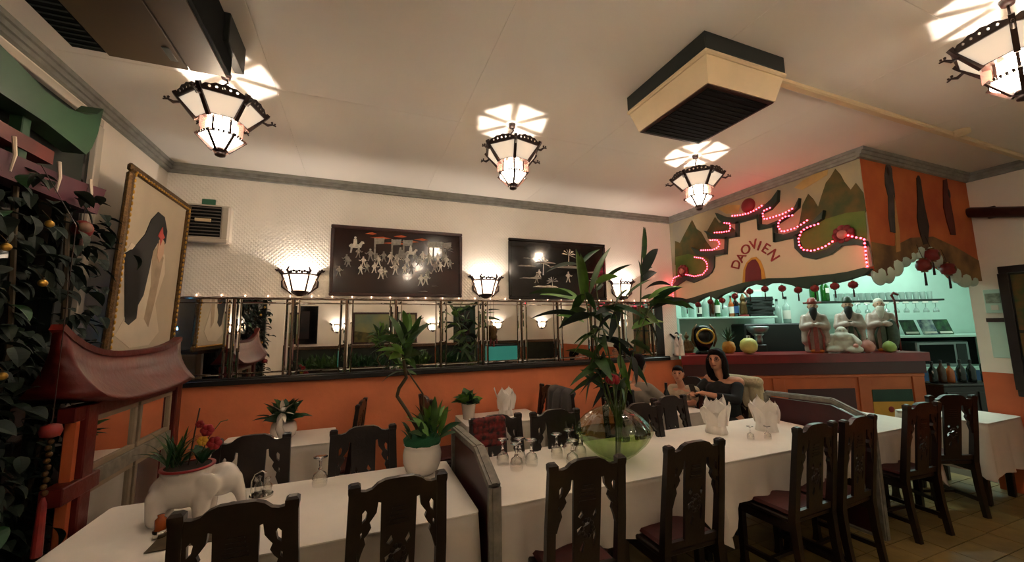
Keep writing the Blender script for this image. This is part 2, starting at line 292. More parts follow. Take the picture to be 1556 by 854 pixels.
CLEAF = [((-0.14,-0.071,0.778),(-0.266,0.077,0.929),0.061),((-0.134,-0.086,0.82),(-0.236,-0.093,1.02),0.056),((-0.127,-0.06,0.84),(-0.095,-0.007,1.037),0.061),((-0.11,-0.023,0.817),(0.039,-0.086,0.967),0.061),((-0.124,-0.08,0.799),(-0.027,-0.097,0.924),0.052),((-0.135,-0.027,0.754),(-0.232,-0.122,0.743),0.061),((-0.111,-0.039,0.753),(-0.029,-0.123,0.776),0.061),((-0.143,-0.029,0.711),(-0.196,0.034,0.666),0.043),((-0.116,-0.06,0.926),(-0.145,-0.074,1.055),0.043),((-0.167,-0.039,0.841),(-0.304,-0.074,0.879),0.043),((-0.104,-0.055,0.733),(-0.066,-0.159,0.677),0.043),((-0.126,-0.056,0.798),(-0.169,-0.045,0.927),0.061),((-0.096,-0.047,0.839),(-0.035,-0.145,1.018),0.043)]
CLEAF2 = [((0.025,-0.083,0.248),(-0.072,-0.011,0.358),0.043),((0.046,-0.078,0.264),(-0.006,0.011,0.42),0.048),((0.069,-0.07,0.26),(0.059,-0.118,0.499),0.048),((0.098,-0.032,0.227),(0.141,-0.139,0.433),0.043),((0.101,-0.083,0.239),(0.221,-0.168,0.328),0.043),((0.052,-0.05,0.216),(-0.102,-0.103,0.286),0.039),((0.079,-0.063,0.278),(0.133,-0.001,0.454),0.039),((0.032,-0.037,0.236),(0.029,0.005,0.362),0.039),((0.099,-0.026,0.205),(0.231,-0.032,0.234),0.035)]
MINI = [(4.053,1.941),(3.865,1.943),(3.667,1.966),(3.494,1.971),(3.319,2.008),(3.124,2.047),(2.945,2.058),(2.758,2.044),(2.6,2.013),(2.444,2.013),(2.272,2.018),(2.126,2.015)]

# ------------------------------------------------------------------ materials
mat('ceiling_paint', '#e9e3da', .75, var=.03, vscale=1.2)
mat('wall_cream', '#e8dfd2', .8, var=.05, vscale=2.)
mat('wall_orange', '#de8054', .7, var=.10, vscale=3., bump=.15, bscale=30)
mat('cornice_grey', '#8b8a83', .6, var=.2, vscale=14)
mat('ledge_black', '#1b1a18', .35, var=.2, vscale=30)
mat('floor_tile', '#8a7444', .45, var=.3, vscale=5., bump=.1, bscale=30)
mat('grout', '#4a3d28', .9)
mat('dark_wood', '#1b0f0a', .32, var=.3, vscale=25., bump=.1, bscale=60, coat=.05)
mat('lamp_wood', '#331c15', .45, var=.25, vscale=40.)
mat('cushion_red', '#4a1712', .7, var=.2, vscale=30)
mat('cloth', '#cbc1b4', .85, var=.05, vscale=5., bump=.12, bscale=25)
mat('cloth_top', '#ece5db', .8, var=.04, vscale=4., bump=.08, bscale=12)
mat('napkin', '#ebe4dc', .85, bump=.05, bscale=30)
mat('mirror', (.86, .86, .84, 1), .015, 1.0)
mat('mirror_bar', '#8a7462', .22, .95)
mat('burgundy', '#3a0f12', .4, var=.2, vscale=6)
mat('board_grey', '#7b766b', .55, var=.3, vscale=20)
mat('gold', '#5c4220', .45, .6, var=.4, vscale=60, bump=.4, bscale=120)
mat('gold_bright', '#c79a45', .3, .8)
mat('frame_brown', '#3a1912', .35, var=.3, vscale=20)
mat('black_lacquer', '#0e0b0a', .12, coat=.3)
mat('red_lacquer', '#2a0d09', .14, var=.5, vscale=3., coat=.3)
mat('pearl', '#cfcabd', .35, var=.25, vscale=40)
mat('pearl_dim', '#8f8a80', .4, var=.3, vscale=40)
mat('paint_pale', '#b9ab94', .7, var=.08, vscale=3)
mat('paint_black', '#12100e', .7)
mat('paint_white', '#cfc2ac', .7, var=.06, vscale=8)
mat('paint_skin', '#c4a186', .7); mat('paint_red', '#b8433a', .7); mat('paint_shade', '#a8947a', .7, var=.2, vscale=8)
mat('plastic_white', '#bdb3a4', .45); mat('plastic_cream', '#d8c29c', .45, var=.05); mat('plastic_dark', '#141b17', .5)
mat('shaded_metal', '#5b4a33', .5, var=.08, vscale=3); mat('grille_dark', '#0a0d0b', .85, spec=.2); mat('slat_grey', '#6f675c', .5)  # suspended unit's brown casing colour has the shade of its underside put in
mat('exit_green', '#2f6a4f', .5)
mat('gate_green', '#1f4229', .5, var=.15, vscale=5); mat('gate_red', '#5c231d', .5, var=.2, vscale=6); mat('gate_purple', '#4b1f2c', .5, var=.2, vscale=6)
mat('pagoda_red', '#5c1713', .38, var=.2, vscale=8, bump=.25, bscale=30, spec=.35)
mat('pagoda_pale', '#8d7c66', .6, var=.15)
mat('leaf_dark', '#0f2213', .7, var=.4, vscale=9); mat('leaf_mid', '#33551f', .45, var=.4, vscale=14); mat('leaf_light', '#5f8a34', .45, var=.3, vscale=14)
mat('leaf_bush', '#1f4a26', .5, var=.4, vscale=14); mat('stem_green', '#4c5a26', .5, var=.3, vscale=20); mat('stem_brown', '#4a3b22', .6, var=.3, vscale=20)
mat('felt_green', '#0c4a26', .9, bump=.4, bscale=60)
mat('ceramic', '#d8cfc4', .2, var=.05, vscale=9, coat=.3); mat('ceramic_red', '#8a1c1c', .3); mat('soil', '#2a1d13', .95)
mat('flower_red', '#96161f', .5, var=.2, vscale=20); mat('flower_yellow', '#c99a2a', .5)
mat('chrome', '#c8c4bc', .12, 1.)
glass_mat('clear_glass', '#fbfaf6', .05, .02, 1.1); glass_mat('vase_glass', '#e3ecd3', .05, .06, .34); glass_mat('water', '#d3e0bb', .01, .05, .06); glass_mat('window_glass', '#9aa096', .12)
mat('turquoise', '#b4cfc3', .7, var=.08, vscale=2); mat('shelf_white', '#b9d8cb', .5); mat('bar_red', '#7a1015', .35, var=.2, vscale=4, coat=.2); mat('bar_dark', '#430d11', .4); mat('bar_orange', '#b85a30', .6, var=.12, vscale=4)
mat('black_plastic', '#0d100f', .4); mat('steel', '#93999a', .3, .9)
mat('mural_sky', '#8d8a7b', .8, col2='#a89a76', vscale=2.5); mat('mural_mtn', '#5a4a1c', .8, col2='#33401c', vscale=7); mat('mural_meadow', '#46631f', .8, col2='#5f6a2a', vscale=5)
mat('mural_cloud', '#b99a5c', .8, var=.2); mat('mural_cream', '#cbb798', .7, var=.03, vscale=2); mat('mural_line', '#7c8271', .7); mat('mural_green', '#14301f', .55, var=.2, vscale=6)
mat('mural_red', '#6d1419', .6, var=.1); mat('mural_gold', '#c58a2c', .6, var=.1); mat('mural_pink', '#a86a60', .6)
mat('letter_red', '#8c1d1c', .55)
mat('mural_orange', '#c46a34', .75, col2='#a84a24', vscale=2.2); mat('mural_brown', '#5a4128', .8, col2='#8c6a3c', vscale=4); mat('mural_greyfig', '#4c4642', .8, var=.3, vscale=12); mat('mural_tanfig', '#b98a52', .8); mat('mural_darkfig', '#33221a', .8, var=.3, vscale=10); mat('mural_redfig', '#5a1d14', .8, var=.3)
mat('led_pink', '#ff5a6a', .4, emit='#ff3a4c', es=5.); mat('fairy', '#ffd9c0', .3, emit='#ffcaa8', es=2.5)
mat('skin', '#b98468', .55); mat('hair_dark', '#120b08', .8, spec=.15, bump=.4, bscale=90); mat('shirt_grey', '#857a6c', .85, bump=.1); mat('cloth_black', '#0c0b0c', .85); mat('lips', '#8a3a34', .5); mat('eye_dark', '#0e0907', .2)
mat('fur_cream', '#b8a888', .95, bump=.6, bscale=80); mat('jacket_grey', '#4b4643', .9, bump=.2); mat('red_fabric', '#7a1a16', .8, col2='#1b0d0c', vscale=30)
mat('bottle_dark', '#0d1410', .12); mat('bottle_green', '#1e5a1c', .1, trans=.3); mat('bottle_clear', '#b9cfc6', .08, trans=.5); mat('bottle_brown', '#3a1f10', .12); mat('label_white', '#d8d4c8', .6); mat('label_blue', '#2b4a78', .5); mat('cap_black', '#0c0c0c', .4); mat('cap_gold', '#b88a34', .35, .6); mat('liquor', '#9a4a1c', .2)
mat('lantern_red', '#7a1a18', .5, var=.2, vscale=20); mat('tassel', '#301010', .8)
mat('robe_pink', '#a88d80', .45, var=.2, vscale=14, coat=.2); mat('robe_red', '#8c3a30', .4, var=.3, vscale=20); mat('robe_green', '#2f3d2a', .4, var=.4, vscale=18); mat('face_clay', '#b58a70', .45); mat('beard_dark', '#1b1411', .6); mat('beard_white', '#c9beb0', .6, bump=.3, bscale=60); mat('orange_glaze', '#c4661f', .35); mat('peach', '#c07a6c', .5, var=.2); mat('pear', '#8c9a4a', .5); mat('melon', '#cfc06a', .45, var=.15); mat('pine_orange', '#b87a1c', .6, bump=.6, bscale=50); mat('bronze_dark', '#14110d', .25, .4)
mat('mag_blue', '#1e3a5a', .5, col2='#a8b8b0', vscale=9); mat('mag_green', '#2f5a34', .5, col2='#10201c', vscale=12); mat('dark_green_wall', '#1a241b', .6, var=.5, vscale=4); mat('tank', '#2a6a60', .3, emit='#5fd8c0', es=.06); mat('stained', '#7a4a1c', .5, col2='#2c4a1c', vscale=8)
mat('paint_land_sky', '#5d7468', .7, col2='#8c8a5a', vscale=2.); mat('paint_land', '#3d3c1c', .7, col2='#6a6230', vscale=8); mat('paint_dusk', '#2c1510', .6, col2='#0d0b0c', vscale=4); mat('paint_green', '#12301e', .6)
mat('paper_pale', '#9fb0a0', .7, col2='#5d6a5a', vscale=16); mat('crystal', '#ffffff', .0, trans=1.); mat('charm_face', '#7a5a48', .6); mat('bulb', '#fff0dd', .4, emit='#ffe6c8', es=30.); mat('blue_glint', '#7fd0ff', .3, emit='#3fa8ff', es=25.)

# mother-of-pearl relief wallpaper on the cream wall: woven diamond emboss
def emboss(m, sc, st):
    nt = MATS[m].node_tree; b = nt.nodes['Principled BSDF']; tc = nt.nodes.new('ShaderNodeTexCoord')
    sp = nt.nodes.new('ShaderNodeSeparateXYZ'); nt.links.new(tc.outputs['Object'], sp.inputs[0])
    outs = []
    for sg in (1, -1):
        a = nt.nodes.new('ShaderNodeMath'); a.operation = 'MULTIPLY_ADD'; a.inputs[1].default_value = sg
        nt.links.new(sp.outputs['Z'], a.inputs[0]); nt.links.new(sp.outputs['X'], a.inputs[2])
        k = nt.nodes.new('ShaderNodeMath'); k.operation = 'MULTIPLY'; k.inputs[1].default_value = sc; nt.links.new(a.outputs[0], k.inputs[0])
        s_ = nt.nodes.new('ShaderNodeMath'); s_.operation = 'SINE'; nt.links.new(k.outputs[0], s_.inputs[0]); outs.append(s_)
    mm = nt.nodes.new('ShaderNodeMath'); mm.operation = 'MAXIMUM'; nt.links.new(outs[0].outputs[0], mm.inputs[0]); nt.links.new(outs[1].outputs[0], mm.inputs[1])
    bp = nt.nodes.new('ShaderNodeBump'); bp.inputs['Strength'].default_value = st; bp.inputs['Distance'].default_value = .004
    nt.links.new(mm.outputs[0], bp.inputs['Height']); nt.links.new(bp.outputs['Normal'], b.inputs['Normal'])
mat('wall_emboss', '#f0eae0', .7, var=.04, vscale=2.); emboss('wall_emboss', 160., .35)

# ------------------------------------------------------------------ the room shell
CE = 3.2325; YB = 4.32; XL = -1.69; XM = 4.16; YO = 1.98; XR = 6.03; YF = -2.7
fl = struct(MB().box(XL-.15, 10.3, YF-.15, 5.9, -.1, -.006).build('floor', 'grout'))
tm = [MB().box(.003, .297, .003, .197, -.006, 0, .002).mesh('tile', 'floor_tile') for k in range(1)]
for i in range(14):
    for j in range(14):
        x0 = 2.0+.3*i; y0 = .33+.2*j
        if x0*.36+y0*.93 < 1.6: continue
        o = link('tile', tm[0], fl, (x0, y0, random.uniform(-.001, .001)))
MB().box(XL, 2.0, YF, 5, -.006, -.001).build('tile_field', 'floor_tile', fl)['kind'] = 'stuff'
MB().box(2.0, 10.2, YF, .33, -.006, -.001).build('tile_field', 'floor_tile', fl)['kind'] = 'stuff'
MB().box(2.0, 10.2, 3.13, 5.8, -.006, -.001).build('tile_field', 'floor_tile', fl)['kind'] = 'stuff'
ce = struct(MB().box(XL-.15, 6.2, YF-.15, 4.5, CE+.012, CE+.1).build('ceiling', 'ceiling_paint'))
xs = [XL-.1, -.55, .65, 1.85, 3.05, 4.25, 5.3, 6.15]; ys = [YF-.1, -.9, .9, 2.72, 4.45]
for i in range(7):
    for j in range(4):
        MB().box(xs[i]+.0008, xs[i+1]-.0008, ys[j]+.0008, ys[j+1]-.0008, CE, CE+.012, .0012).build('ceiling_panel', 'ceiling_paint', ce)
wb = struct(MB().box(XL-.15, XM+.02, YB, YB+.12, 1.2, CE+.02).build('wall_back', 'wall_emboss'))
MB().box(XL-.15, XM+.02, YB, YB+.12, 0, 1.2).build('dado', 'wall_orange', wb)
struct(MB().box(XL-.12, XL, YF-.1, YB+.1, 0, CE+.02).build('wall_left', 'wall_cream'))
wf = struct(MB().box(XL-.1, XR+.1, YF-.12, YF, 1.25, CE+.02).build('wall_front', 'wall_cream'))
MB().box(XL-.1, XR+.1, YF-.12, YF, 0, 1.25).build('dado', 'dark_green_wall', wf)
MB().box(XL-.1, XR+.1, YF, YF+.06, 1.22, 1.3).build('ledge', 'mirror_bar', wf)
wr = struct(MB().box(XR, XR+.12, YF-.1, YO+.1, 1.15, CE+.02).build('wall_right', 'wall_cream'))
MB().box(XR, XR+.12, YF-.1, YO+.1, 0, 1.15).build('dado', 'bar_orange', wr)
# cornices
def cornice(name, p, q, inward):
    p, q, n = Vector((*p, 0)), Vector((*q, 0)), Vector((*inward, 0)); mb = MB()
    for (d, z0, z1) in ((.03, CE-.085, CE-.06), (.045, CE-.06, CE-.03), (.062, CE-.03, CE-.0005)):
        vs = []
        for z in (z0, z1):
            for pt in (p, q, q+n*d, p+n*d): vs.append((pt.x, pt.y, z))
        mb.add(vs, [(0, 1, 2, 3), (7, 6, 5, 4), (0, 4, 5, 1), (1, 5, 6, 2), (2, 6, 7, 3), (3, 7, 4, 0)])
    struct(mb.build(name, 'cornice_grey'))
cornice('trim_1', (XL, YB), (XM, YB), (0, -1)); cornice('trim_2', (XL, YF), (XL, YB), (1, 0))
cornice('trim_3', (XM, YO), (XM, YB), (-1, 0)); cornice('trim_4', (XM-.06, YO), (XR, YO), (0, -1)); cornice('trim_5', (XR, YF), (XR, YO), (-1, 0))
struct(MB().box(4.15, 4.36, YB+.015, YB+.03, 0, 1.2).build('trim_7', 'wall_orange'))
lg = struct(MB().box(XL, 3.98, YB-.055, YB, 1.205, 1.252, .006).box(XL, 3.98, YB-.04, YB, 1.252, 1.262).build('trim_6', 'ledge_black'))
# painted headers over the bar opening
hd = struct(MB().prism([(YO+.004, CE+.01), (YB+.05, CE+.01)]+[(YB+.05, 2.0)]+CREAM_BOT[::-1]+[(YO+.004, 2.165)], 'x', XM, XM+.1).build('wall_mural', 'mural_sky'))
for m in MTN: MB().prism(m, 'x', XM-.004, XM).build('painted_mountain', 'mural_mtn', hd)
for m in MEAD: MB().prism(m, 'x', XM-.006, XM).build('painted_meadow', 'mural_meadow', hd)
for m in CLOUD: MB().prism(m, 'x', XM-.003, XM).build('painted_cloud', 'mural_cloud', hd)
MB().prism(CREAM_OUT+CREAM_BOT[:-1], 'x', XM-.03, XM).build('cream_panel', 'mural_cream', hd)
def ribbon(pts, wd, axis_x, t):
    mb = MB(); P2 = [Vector((p[0], p[1], 0)) for p in pts]; vs = []
    for i, p in enumerate(P2):
        d = (P2[min(i+1, len(P2)-1)]-P2[max(0, i-1)]).normalized(); n = Vector((-d.y, d.x, 0))*wd*.5
        for s_ in (-1, 1):
            for xx in (axis_x, axis_x-t): vs.append((xx, p.x+n.x*s_, p.y+n.y*s_))
    fs = []
    for i in range(len(P2)-1):
        k = i*4; fs += [(k, k+2, k+6, k+4), (k+1, k+5, k+7, k+3), (k, k+4, k+5, k+1), (k+2, k+3, k+7, k+6)]
    mb.add(vs, fs+[(0, 1, 3, 2), (len(vs)-4, len(vs)-2, len(vs)-1, len(vs)-3)]); return mb
ribbon(CREAM_OUT, .022, XM-.028, .008).build('outline', 'mural_line', hd)
for m in ROOF: MB().prism(m, 'x', XM-.05, XM-.002).build('painted_roof', 'mural_green', hd)
val = CREAM_BOT[::-1]; MB().prism([(y, z+.012) for y, z in val]+[(y, z) for y, z in VAL[::-1]], 'x', XM-.036, XM+.02).build('valance', 'mural_green', hd)
MB().prism(DOOR_OUT, 'x', XM-.036, XM-.03).build('door_surround', 'mural_gold', hd)
MB().prism(DOOR_IN, 'x', XM-.04, XM-.036).build('painted_door', 'mural_red', hd)
MB().sphere((XM, BALL[0][0], BALL[0][1]-.02), (.05, .085, .085), 20, 12).build('sun_disc', 'mural_red', hd, True)
for (y, z) in ROSE:
    mb = MB()
    for k in range(9):
        a = 2*PI*k/9; mb.sphere((XM-.03, y+.06*math.cos(a), z+.06*math.sin(a)), (.03, .034, .034), 8, 6)
    r = mb.build('rosette', 'mural_red', hd, True); MB().sphere((XM-.05, y, z), (.03, .042, .042), 10, 8).build('rosette_core', 'mural_pink', r, True)
for ch, (y, z), ang in zip('DAOVIEN', LET, (70, 52, 30, 6, -27, -41, -66)):
    cu = bpy.data.curves.new('letter', 'FONT'); cu.body = ch; cu.size = .155; cu.extrude = .006; cu.align_x = 'CENTER'; cu.align_y = 'CENTER'
    t = bpy.data.objects.new('t', cu); COL.objects.link(t); dg = bpy.context.evaluated_depsgraph_get()
    me = bpy.data.meshes.new_from_object(t.evaluated_get(dg)); bpy.data.objects.remove(t)
    me.materials.clear(); me.materials.append(MATS['letter_red'])
    o = link('letter', me, hd, (XM-.036, y, z)); o.rotation_euler = (Matrix.Rotation(-PI/2, 4, 'Z') @ Matrix.Rotation(PI/2, 4, 'X') @ Matrix.Rotation(math.radians(ang), 4, 'Z')).to_euler()
# orange header
oh = struct(MB().prism([(XM+.004, CE+.01)]+[(XM+.004, OBOT[0][1])]+[p for p in OBOT if p[0] > XM]+[(XR+.1, 2.085), (XR+.1, CE+.01)], 'y', YO, YO+.1).build('wall_bar_header', 'mural_orange'))
ob = [p for p in OBOT if p[0] > XM]
MB().prism([(XM, OBOT[0][1])]+ob+[(XR, 2.085), (XR, 2.3), (5.6, 2.42), (5.2, 2.5), (4.8, 2.46), (4.5, 2.36), (XM, 2.38)], 'y', YO-.004, YO).build('painted_earth', 'mural_brown', oh)
for m, k in zip(FIG, ('mural_greyfig', 'mural_tanfig', 'mural_darkfig', 'mural_redfig')): MB().prism(m, 'y', YO-.008, YO).build('painted_figure', k, oh)
for (x, z) in ((FIG[0][0][0]+.07, 3.08), (5.09, 3.05), (5.62, 2.98)): MB().sphere((x, YO-.004, z), (.035, .006, .06), 10, 8).build('painted_head', 'mural_darkfig', oh, True)
for i in range(len(ob)-1):
    a, b = Vector(ob[i]), Vector(ob[i+1]); c = (a+b)/2
    MB().sphere((c.x, YO+.02, c.y+.0), ((b-a).length*random.uniform(.55, .85), .03, random.uniform(.05, .1)), 12, 8).build('cloud_scallop', 'turquoise', oh, True)
# bar alcove walls
def wall_seg(name, p, q, z0, z1, m, t=.08):
    p, q = Vector((*p, 0)), Vector((*q, 0)); d = (q-p).normalized(); n = Vector((-d.y, d.x, 0))*t; mb = MB(); vs = []
    for z in (z0, z1):
        for pt in (p, q, q+n, p+n): vs.append((pt.x, pt.y, z))
    mb.add(vs, [(0, 1, 2, 3), (7, 6, 5, 4), (0, 4, 5, 1), (1, 5, 6, 2), (2, 6, 7, 3), (3, 7, 4, 0)]); return struct(mb.build(name, m))
BU, BV = Vector((.932, -.3625, 0)), Vector((.3625, .932, 0)); B0 = Vector((4.07, 4.17, 0)); BRZ = -math.radians(21.25)
def B(u, v, z): p = B0+BU*u+BV*v; return (p.x, p.y, z)
wall_seg('wall_alcove_back', B(5.9, 1.4, 0)[:2], B(.28, 1.4, 0)[:2], 0, 3.1, 'turquoise', -.08)
wall_seg('wall_alcove_left', B(.3, 1.4, 0)[:2], (4.2, YB+.14), 0, 3.1, 'turquoise', -.08)
wall_seg('wall_alcove_right', (9.55, 2.0), B(5.85, 1.4, 0)[:2], 0, 3.1, 'turquoise', -.08)
struct(MB().prism([(XM+.1, YO+.1), (9.7, YO+.1), (9.7, 5.7), (XM+.1, 5.7)], 'z', 3.1, 3.15).build('ceiling_alcove', 'turquoise'))
wall_seg('wall_alcove_front', (XR+.1, YO+.04), (9.7, YO+.04), 0, 3.1, 'wall_cream')

# ------------------------------------------------------------------ lamps
shade_mat('shade_bright', '#efe4d0', 13.0, .0); shade_mat('shade_mid', '#cfc4b0', .13, .2); shade_mat('shade_sconce', '#d8c8ae', .5, .12)
mat('liner', '#b9a890', .9)
shade_mat('shade_pink', '#8a4a3a', .12, .3)
def point(name, parent, loc, W, r=.02):
    ld = bpy.data.lights.new(name, 'POINT'); ld.energy = W; ld.color = WARM; ld.shadow_soft_size = r
    o = bpy.data.objects.new(name, ld); COL.objects.link(o); o.parent = parent; o.location = loc; return o
def hexp(r, z, k, off=0.): a = 2*PI*(k+off)/6; return Vector((r*math.cos(a), r*math.sin(a), z))
def make_lantern():
    # origin at the ceiling hook; z down
    t = thing('ceiling_lantern', '', 'lantern')
    MB().tube([(0, 0, 0), (0, 0, -.03)], [.03, .022], 12).tube([(0, 0, -.02), (.012, 0, -.05), (-.012, 0, -.08), (0, 0, -.11), (0, 0, -.235)], .005, 6).build('hook', 'lamp_wood', t, True)
    zr, zf, zm, zl, zb = -.218, -.312, -.318, -.412, -.482
    RR, RF, RM, RL, RB = .212, .128, .08, .112, .03
    for k in range(6):
        a, b = hexp(RR, zr, k), hexp(RR, zr, k+1); c, d = hexp(RF, zf, k), hexp(RF, zf, k+1)
        MB().slab([a, b, d, c], .004).build('upper_pane', 'shade_mid', t)
        # arched pierced crest standing on the rim
        n = 9; top = []; L = (b-a).length
        for i in range(n+1): u = i/n; top.append((L*u, .012+.032*math.sin(PI*u)**.7+(.006 if i % 2 else 0)))
        holes = [circ(L*u, .014+.012*math.sin(PI*u), .0075, 6) for u in (.2, .35, .5, .65, .8)]
        cr = MB().holed([(0, 0)]+[(L, 0)]+top[::-1], holes, 'y', -.003, .003)
        ex = (b-a).normalized(); out = (a+b); out.z = 0; out.normalize(); ez = (out*.35+Vector((0, 0, 1))).normalized(); ey = ez.cross(ex)
        cr.mapv(lambda x, y, z, a=a, ex=ex, ey=ey, ez=ez: a+ex*x+ey*y+ez*z).build('crest', 'lamp_wood', t)
        # rib with dragon tip
        r0 = hexp(RF-.005, zf-.012, k); r1 = hexp(RR+.004, zr+.01, k); dirn = hexp(1, 0, k)
        rb = MB().bar([r0, r1, r1+dirn*.012+Vector((0, 0, .018))], .02, .022, side=dirn.cross(Vector((0, 0, 1))))
        rb.build('rib', 'lamp_wood', t)
        tp = MB()
        q = hexp(RR*.93, zr-.025, k); tp.tube([q, q+dirn*.03+Vector((0, 0, -.012)), q+dirn*.055+Vector((0, 0, .0)), q+dirn*.075+Vector((0, 0, -.008))], [.006, .009, .006, .004], 6)
        tp.sphere(q+dirn*.052+Vector((0, 0, .012)), .007, 6, 5).sphere(q+dirn*.068+Vector((0, 0, .006)), .006, 6, 5)
        tp.build('dragon_tip', 'lamp_wood', t, True)
        MB().bar([a, b], .01, .012, side=(0, 0, 1)).build('rim_bar', 'lamp_wood', t)
        MB().slab([hexp(RF, zf, k), hexp(RF, zf, k+1), hexp(RM+.004, zf-.004, k+1), hexp(RM+.004, zf-.004, k)], .008).build('flange', 'lamp_wood', t)
        MB().slab([hexp(RM, zm, k), hexp(RM, zm, k+1), hexp(RM, zl, k+1), hexp(RM, zl, k)], .003).build('middle_pane', 'shade_bright', t)
        MB().slab([hexp(RM-.006, zm, k), hexp(RM-.006, zm, k+1), hexp(RM-.006, zl+.002, k+1), hexp(RM-.006, zl+.002, k)], .002).build('light_blocker', 'liner', t)  # added inner sheets, block the glowing panes from shining inward and up
        MB().slab([hexp(RL-.006, zl+.004, k), hexp(RL-.006, zl+.004, k+1), hexp(RB-.004, zb+.006, k+1), hexp(RB-.004, zb+.006, k)], .002).build('light_blocker', 'liner', t)
        MB().slab([hexp(RL-.004, zl+.0035, k), hexp(RL-.004, zl+.0035, k+1), hexp(RM-.007, zl+.0035, k+1), hexp(RM-.007, zl+.0035, k)], .002).build('light_blocker', 'liner', t)
        MB().bar([hexp(RM+.003, zm, k), hexp(RM+.003, zl, k)], .011, .011).build('middle_post', 'lamp_wood', t)
        MB().slab([hexp(RF-.01, zf-.005, k, .5), hexp(RF-.01, zl+.03, k, .5), hexp(RM+.002, zl+.01, k, .5), hexp(RM+.002, zf-.005, k, .5)], .006).build('side_fret', 'shade_pink', t)
        MB().slab([hexp(RL, zl+.004, k), hexp(RL, zl+.004, k+1), hexp(RB, zb, k+1), hexp(RB, zb, k)], .003).build('lower_pane', 'shade_bright', t)
        MB().bar([hexp(RL+.008, zl+.012, k), hexp(RB+.006, zb-.004, k)], .015, .02, side=dirn.cross(Vector((0, 0, 1)))).build('lower_rib', 'lamp_wood', t)
        e, g = hexp(RL, zl+.004, k), hexp(RL, zl+.004, k+1); mb = MB().bar([e, g], .005, .006, side=(0, 0, 1))
        for u in (.2, .4, .6, .8): mb.sphere(e.lerp(g, u)+Vector((0, 0, .01)), .007, 6, 5)
        mb.build('lower_crest', 'lamp_wood', t, True)
        MB().bar([hexp(.012, zf-.002, k), hexp(RM+.006, zf-.002, k)], .014, .006, side=dirn.cross(Vector((0, 0, 1)))).build('spoke', 'lamp_wood', t)
    MB().lathe([(.036, zb+.012), (.036, zb-.004), (.02, zb-.012), (.028, zb-.022), (.026, zb-.034), (.008, zb-.042)], 12).build('finial', 'lamp_wood', t, True)
    MB().sphere((0, 0, zl-.062), (.011, .011, .012), 10, 8).build('bulb', 'bulb', t, True)
    point('bulb_light', t, (0, 0, zl-.012), LANTERN_UP_W, .006)
    return t
lan = make_lantern(); lu = [False]
for (x, y), l in zip(((-.804, 2.66), (1.041, 2.62), (2.837, 2.57), (2.902, .722), (1.041, .72), (-.8, -1.2), (1.04, -1.2), (2.9, -1.2)),
    ('hexagonal carved wood lantern hanging beside the shade-darkened suspended ceiling unit', 'hexagonal carved wood lantern hanging alone in mid ceiling before the inlaid panels', 'hexagonal carved wood lantern hanging near the painted temple mural',
     'hexagonal carved wood lantern hanging in front of the ceiling conduit')+('hexagonal carved wood lantern hanging over the aisle side of the room',)*4):
    place(lan, lu, (x, y, CE), PI/6*(.5), l, 'hexagonal lanterns on the ceiling')
def make_sconce():
    # wall at y=0, room towards -y, origin at lower finial tip
    t = thing('wall_sconce', '', 'wall lamp')
    zt, zb = .205, .05
    top = [(-.152, 0), (-.082, -.1), (.082, -.1), (.152, 0)]; bot = [(-.1, 0), (-.056, -.064), (.056, -.064), (.1, 0)]
    for i in range(3):
        MB().slab([(*top[i], zt), (*top[i+1], zt), (*bot[i+1], zb), (*bot[i], zb)], .003).build('glass_pane', 'shade_sconce', t)
    for i in range(4):
        dx = top[i][0]*.06
        MB().bar([(bot[i][0], bot[i][1]-.002, zb), (top[i][0]+dx, top[i][1]-.004, zt+.004)], .016, .016).build('rib', 'lamp_wood', t)
    MB().bar([(*top[0], zt+.01), (*top[1], zt+.01), (*top[2], zt+.01), (*top[3], zt+.01)], .014, .04, side=(0, 0, 1)).build('top_rail', 'lamp_wood', t)
    for sx in (-1, 1):
        mb = MB().tube([(sx*.145, -.01, zt+.005), (sx*.165, -.015, zt+.03), (sx*.185, -.02, zt+.048), (sx*.205, -.02, zt+.046), (sx*.22, -.02, zt+.056)], [.018, .02, .014, .011, .004], 8)
        mb.sphere((sx*.19, -.02, zt+.062), .011, 8, 6).sphere((sx*.165, -.015, zt+.05), .011, 8, 6); mb.build('dragon_arm', 'lamp_wood', t, True)
        MB().tube([(sx*.08, -.1, zt+.01), (sx*.1, -.125, zt+.04), (sx*.085, -.13, zt+.075)], [.013, .013, .005], 7).build('dragon_arm', 'lamp_wood', t, True)
        MB().tube([(sx*.13, -.008, zt-.02), (sx*.155, -.008, zt-.06), (sx*.15, -.008, zt-.11), (sx*.11, -.008, zb+.01), (sx*.07, -.008, zb-.03)], [.006, .012, .014, .01, .006], 8).build('side_scroll', 'lamp_wood', t, True)
    mb = MB()
    for i in range(7): mb.sphere((-.07+.0233*i, -.102, zt+.03+.008*(i % 2)), .014, 6, 5)
    mb.build('crest', 'lamp_wood', t, True)
    MB().lathe([(.085, zb+.004), (.075, zb-.014), (.045, zb-.03), (.05, zb-.036), (.015, zb-.05)], 10, a0=PI, a1=2*PI).build('finial', 'lamp_wood', t, True)
    MB().box(-.06, .06, -.012, 0, zb-.03, zt+.02, .003).build('back_plate', 'lamp_wood', t)
    MB().sphere((0, -.045, zt-.07), .018, 8, 6).build('bulb', 'bulb', t, True)
    point('bulb_light', t, (0, -.05, zt-.03), SCONCE_W, .012)
    return t
sc = make_sconce(); su = [False]
for (x, l) in ((-.57, 'carved wood wall lantern left of the festival procession panel, above the mirrors'), (1.35, 'carved wood wall lantern between the two inlaid lacquer panels'), (3.26, 'carved wood wall lantern behind the tall bamboo, beside the black lacquer panel')):
    place(sc, su, (x, YB-.001, 2.02), 0, l, 'carved wall lanterns above the mirror')
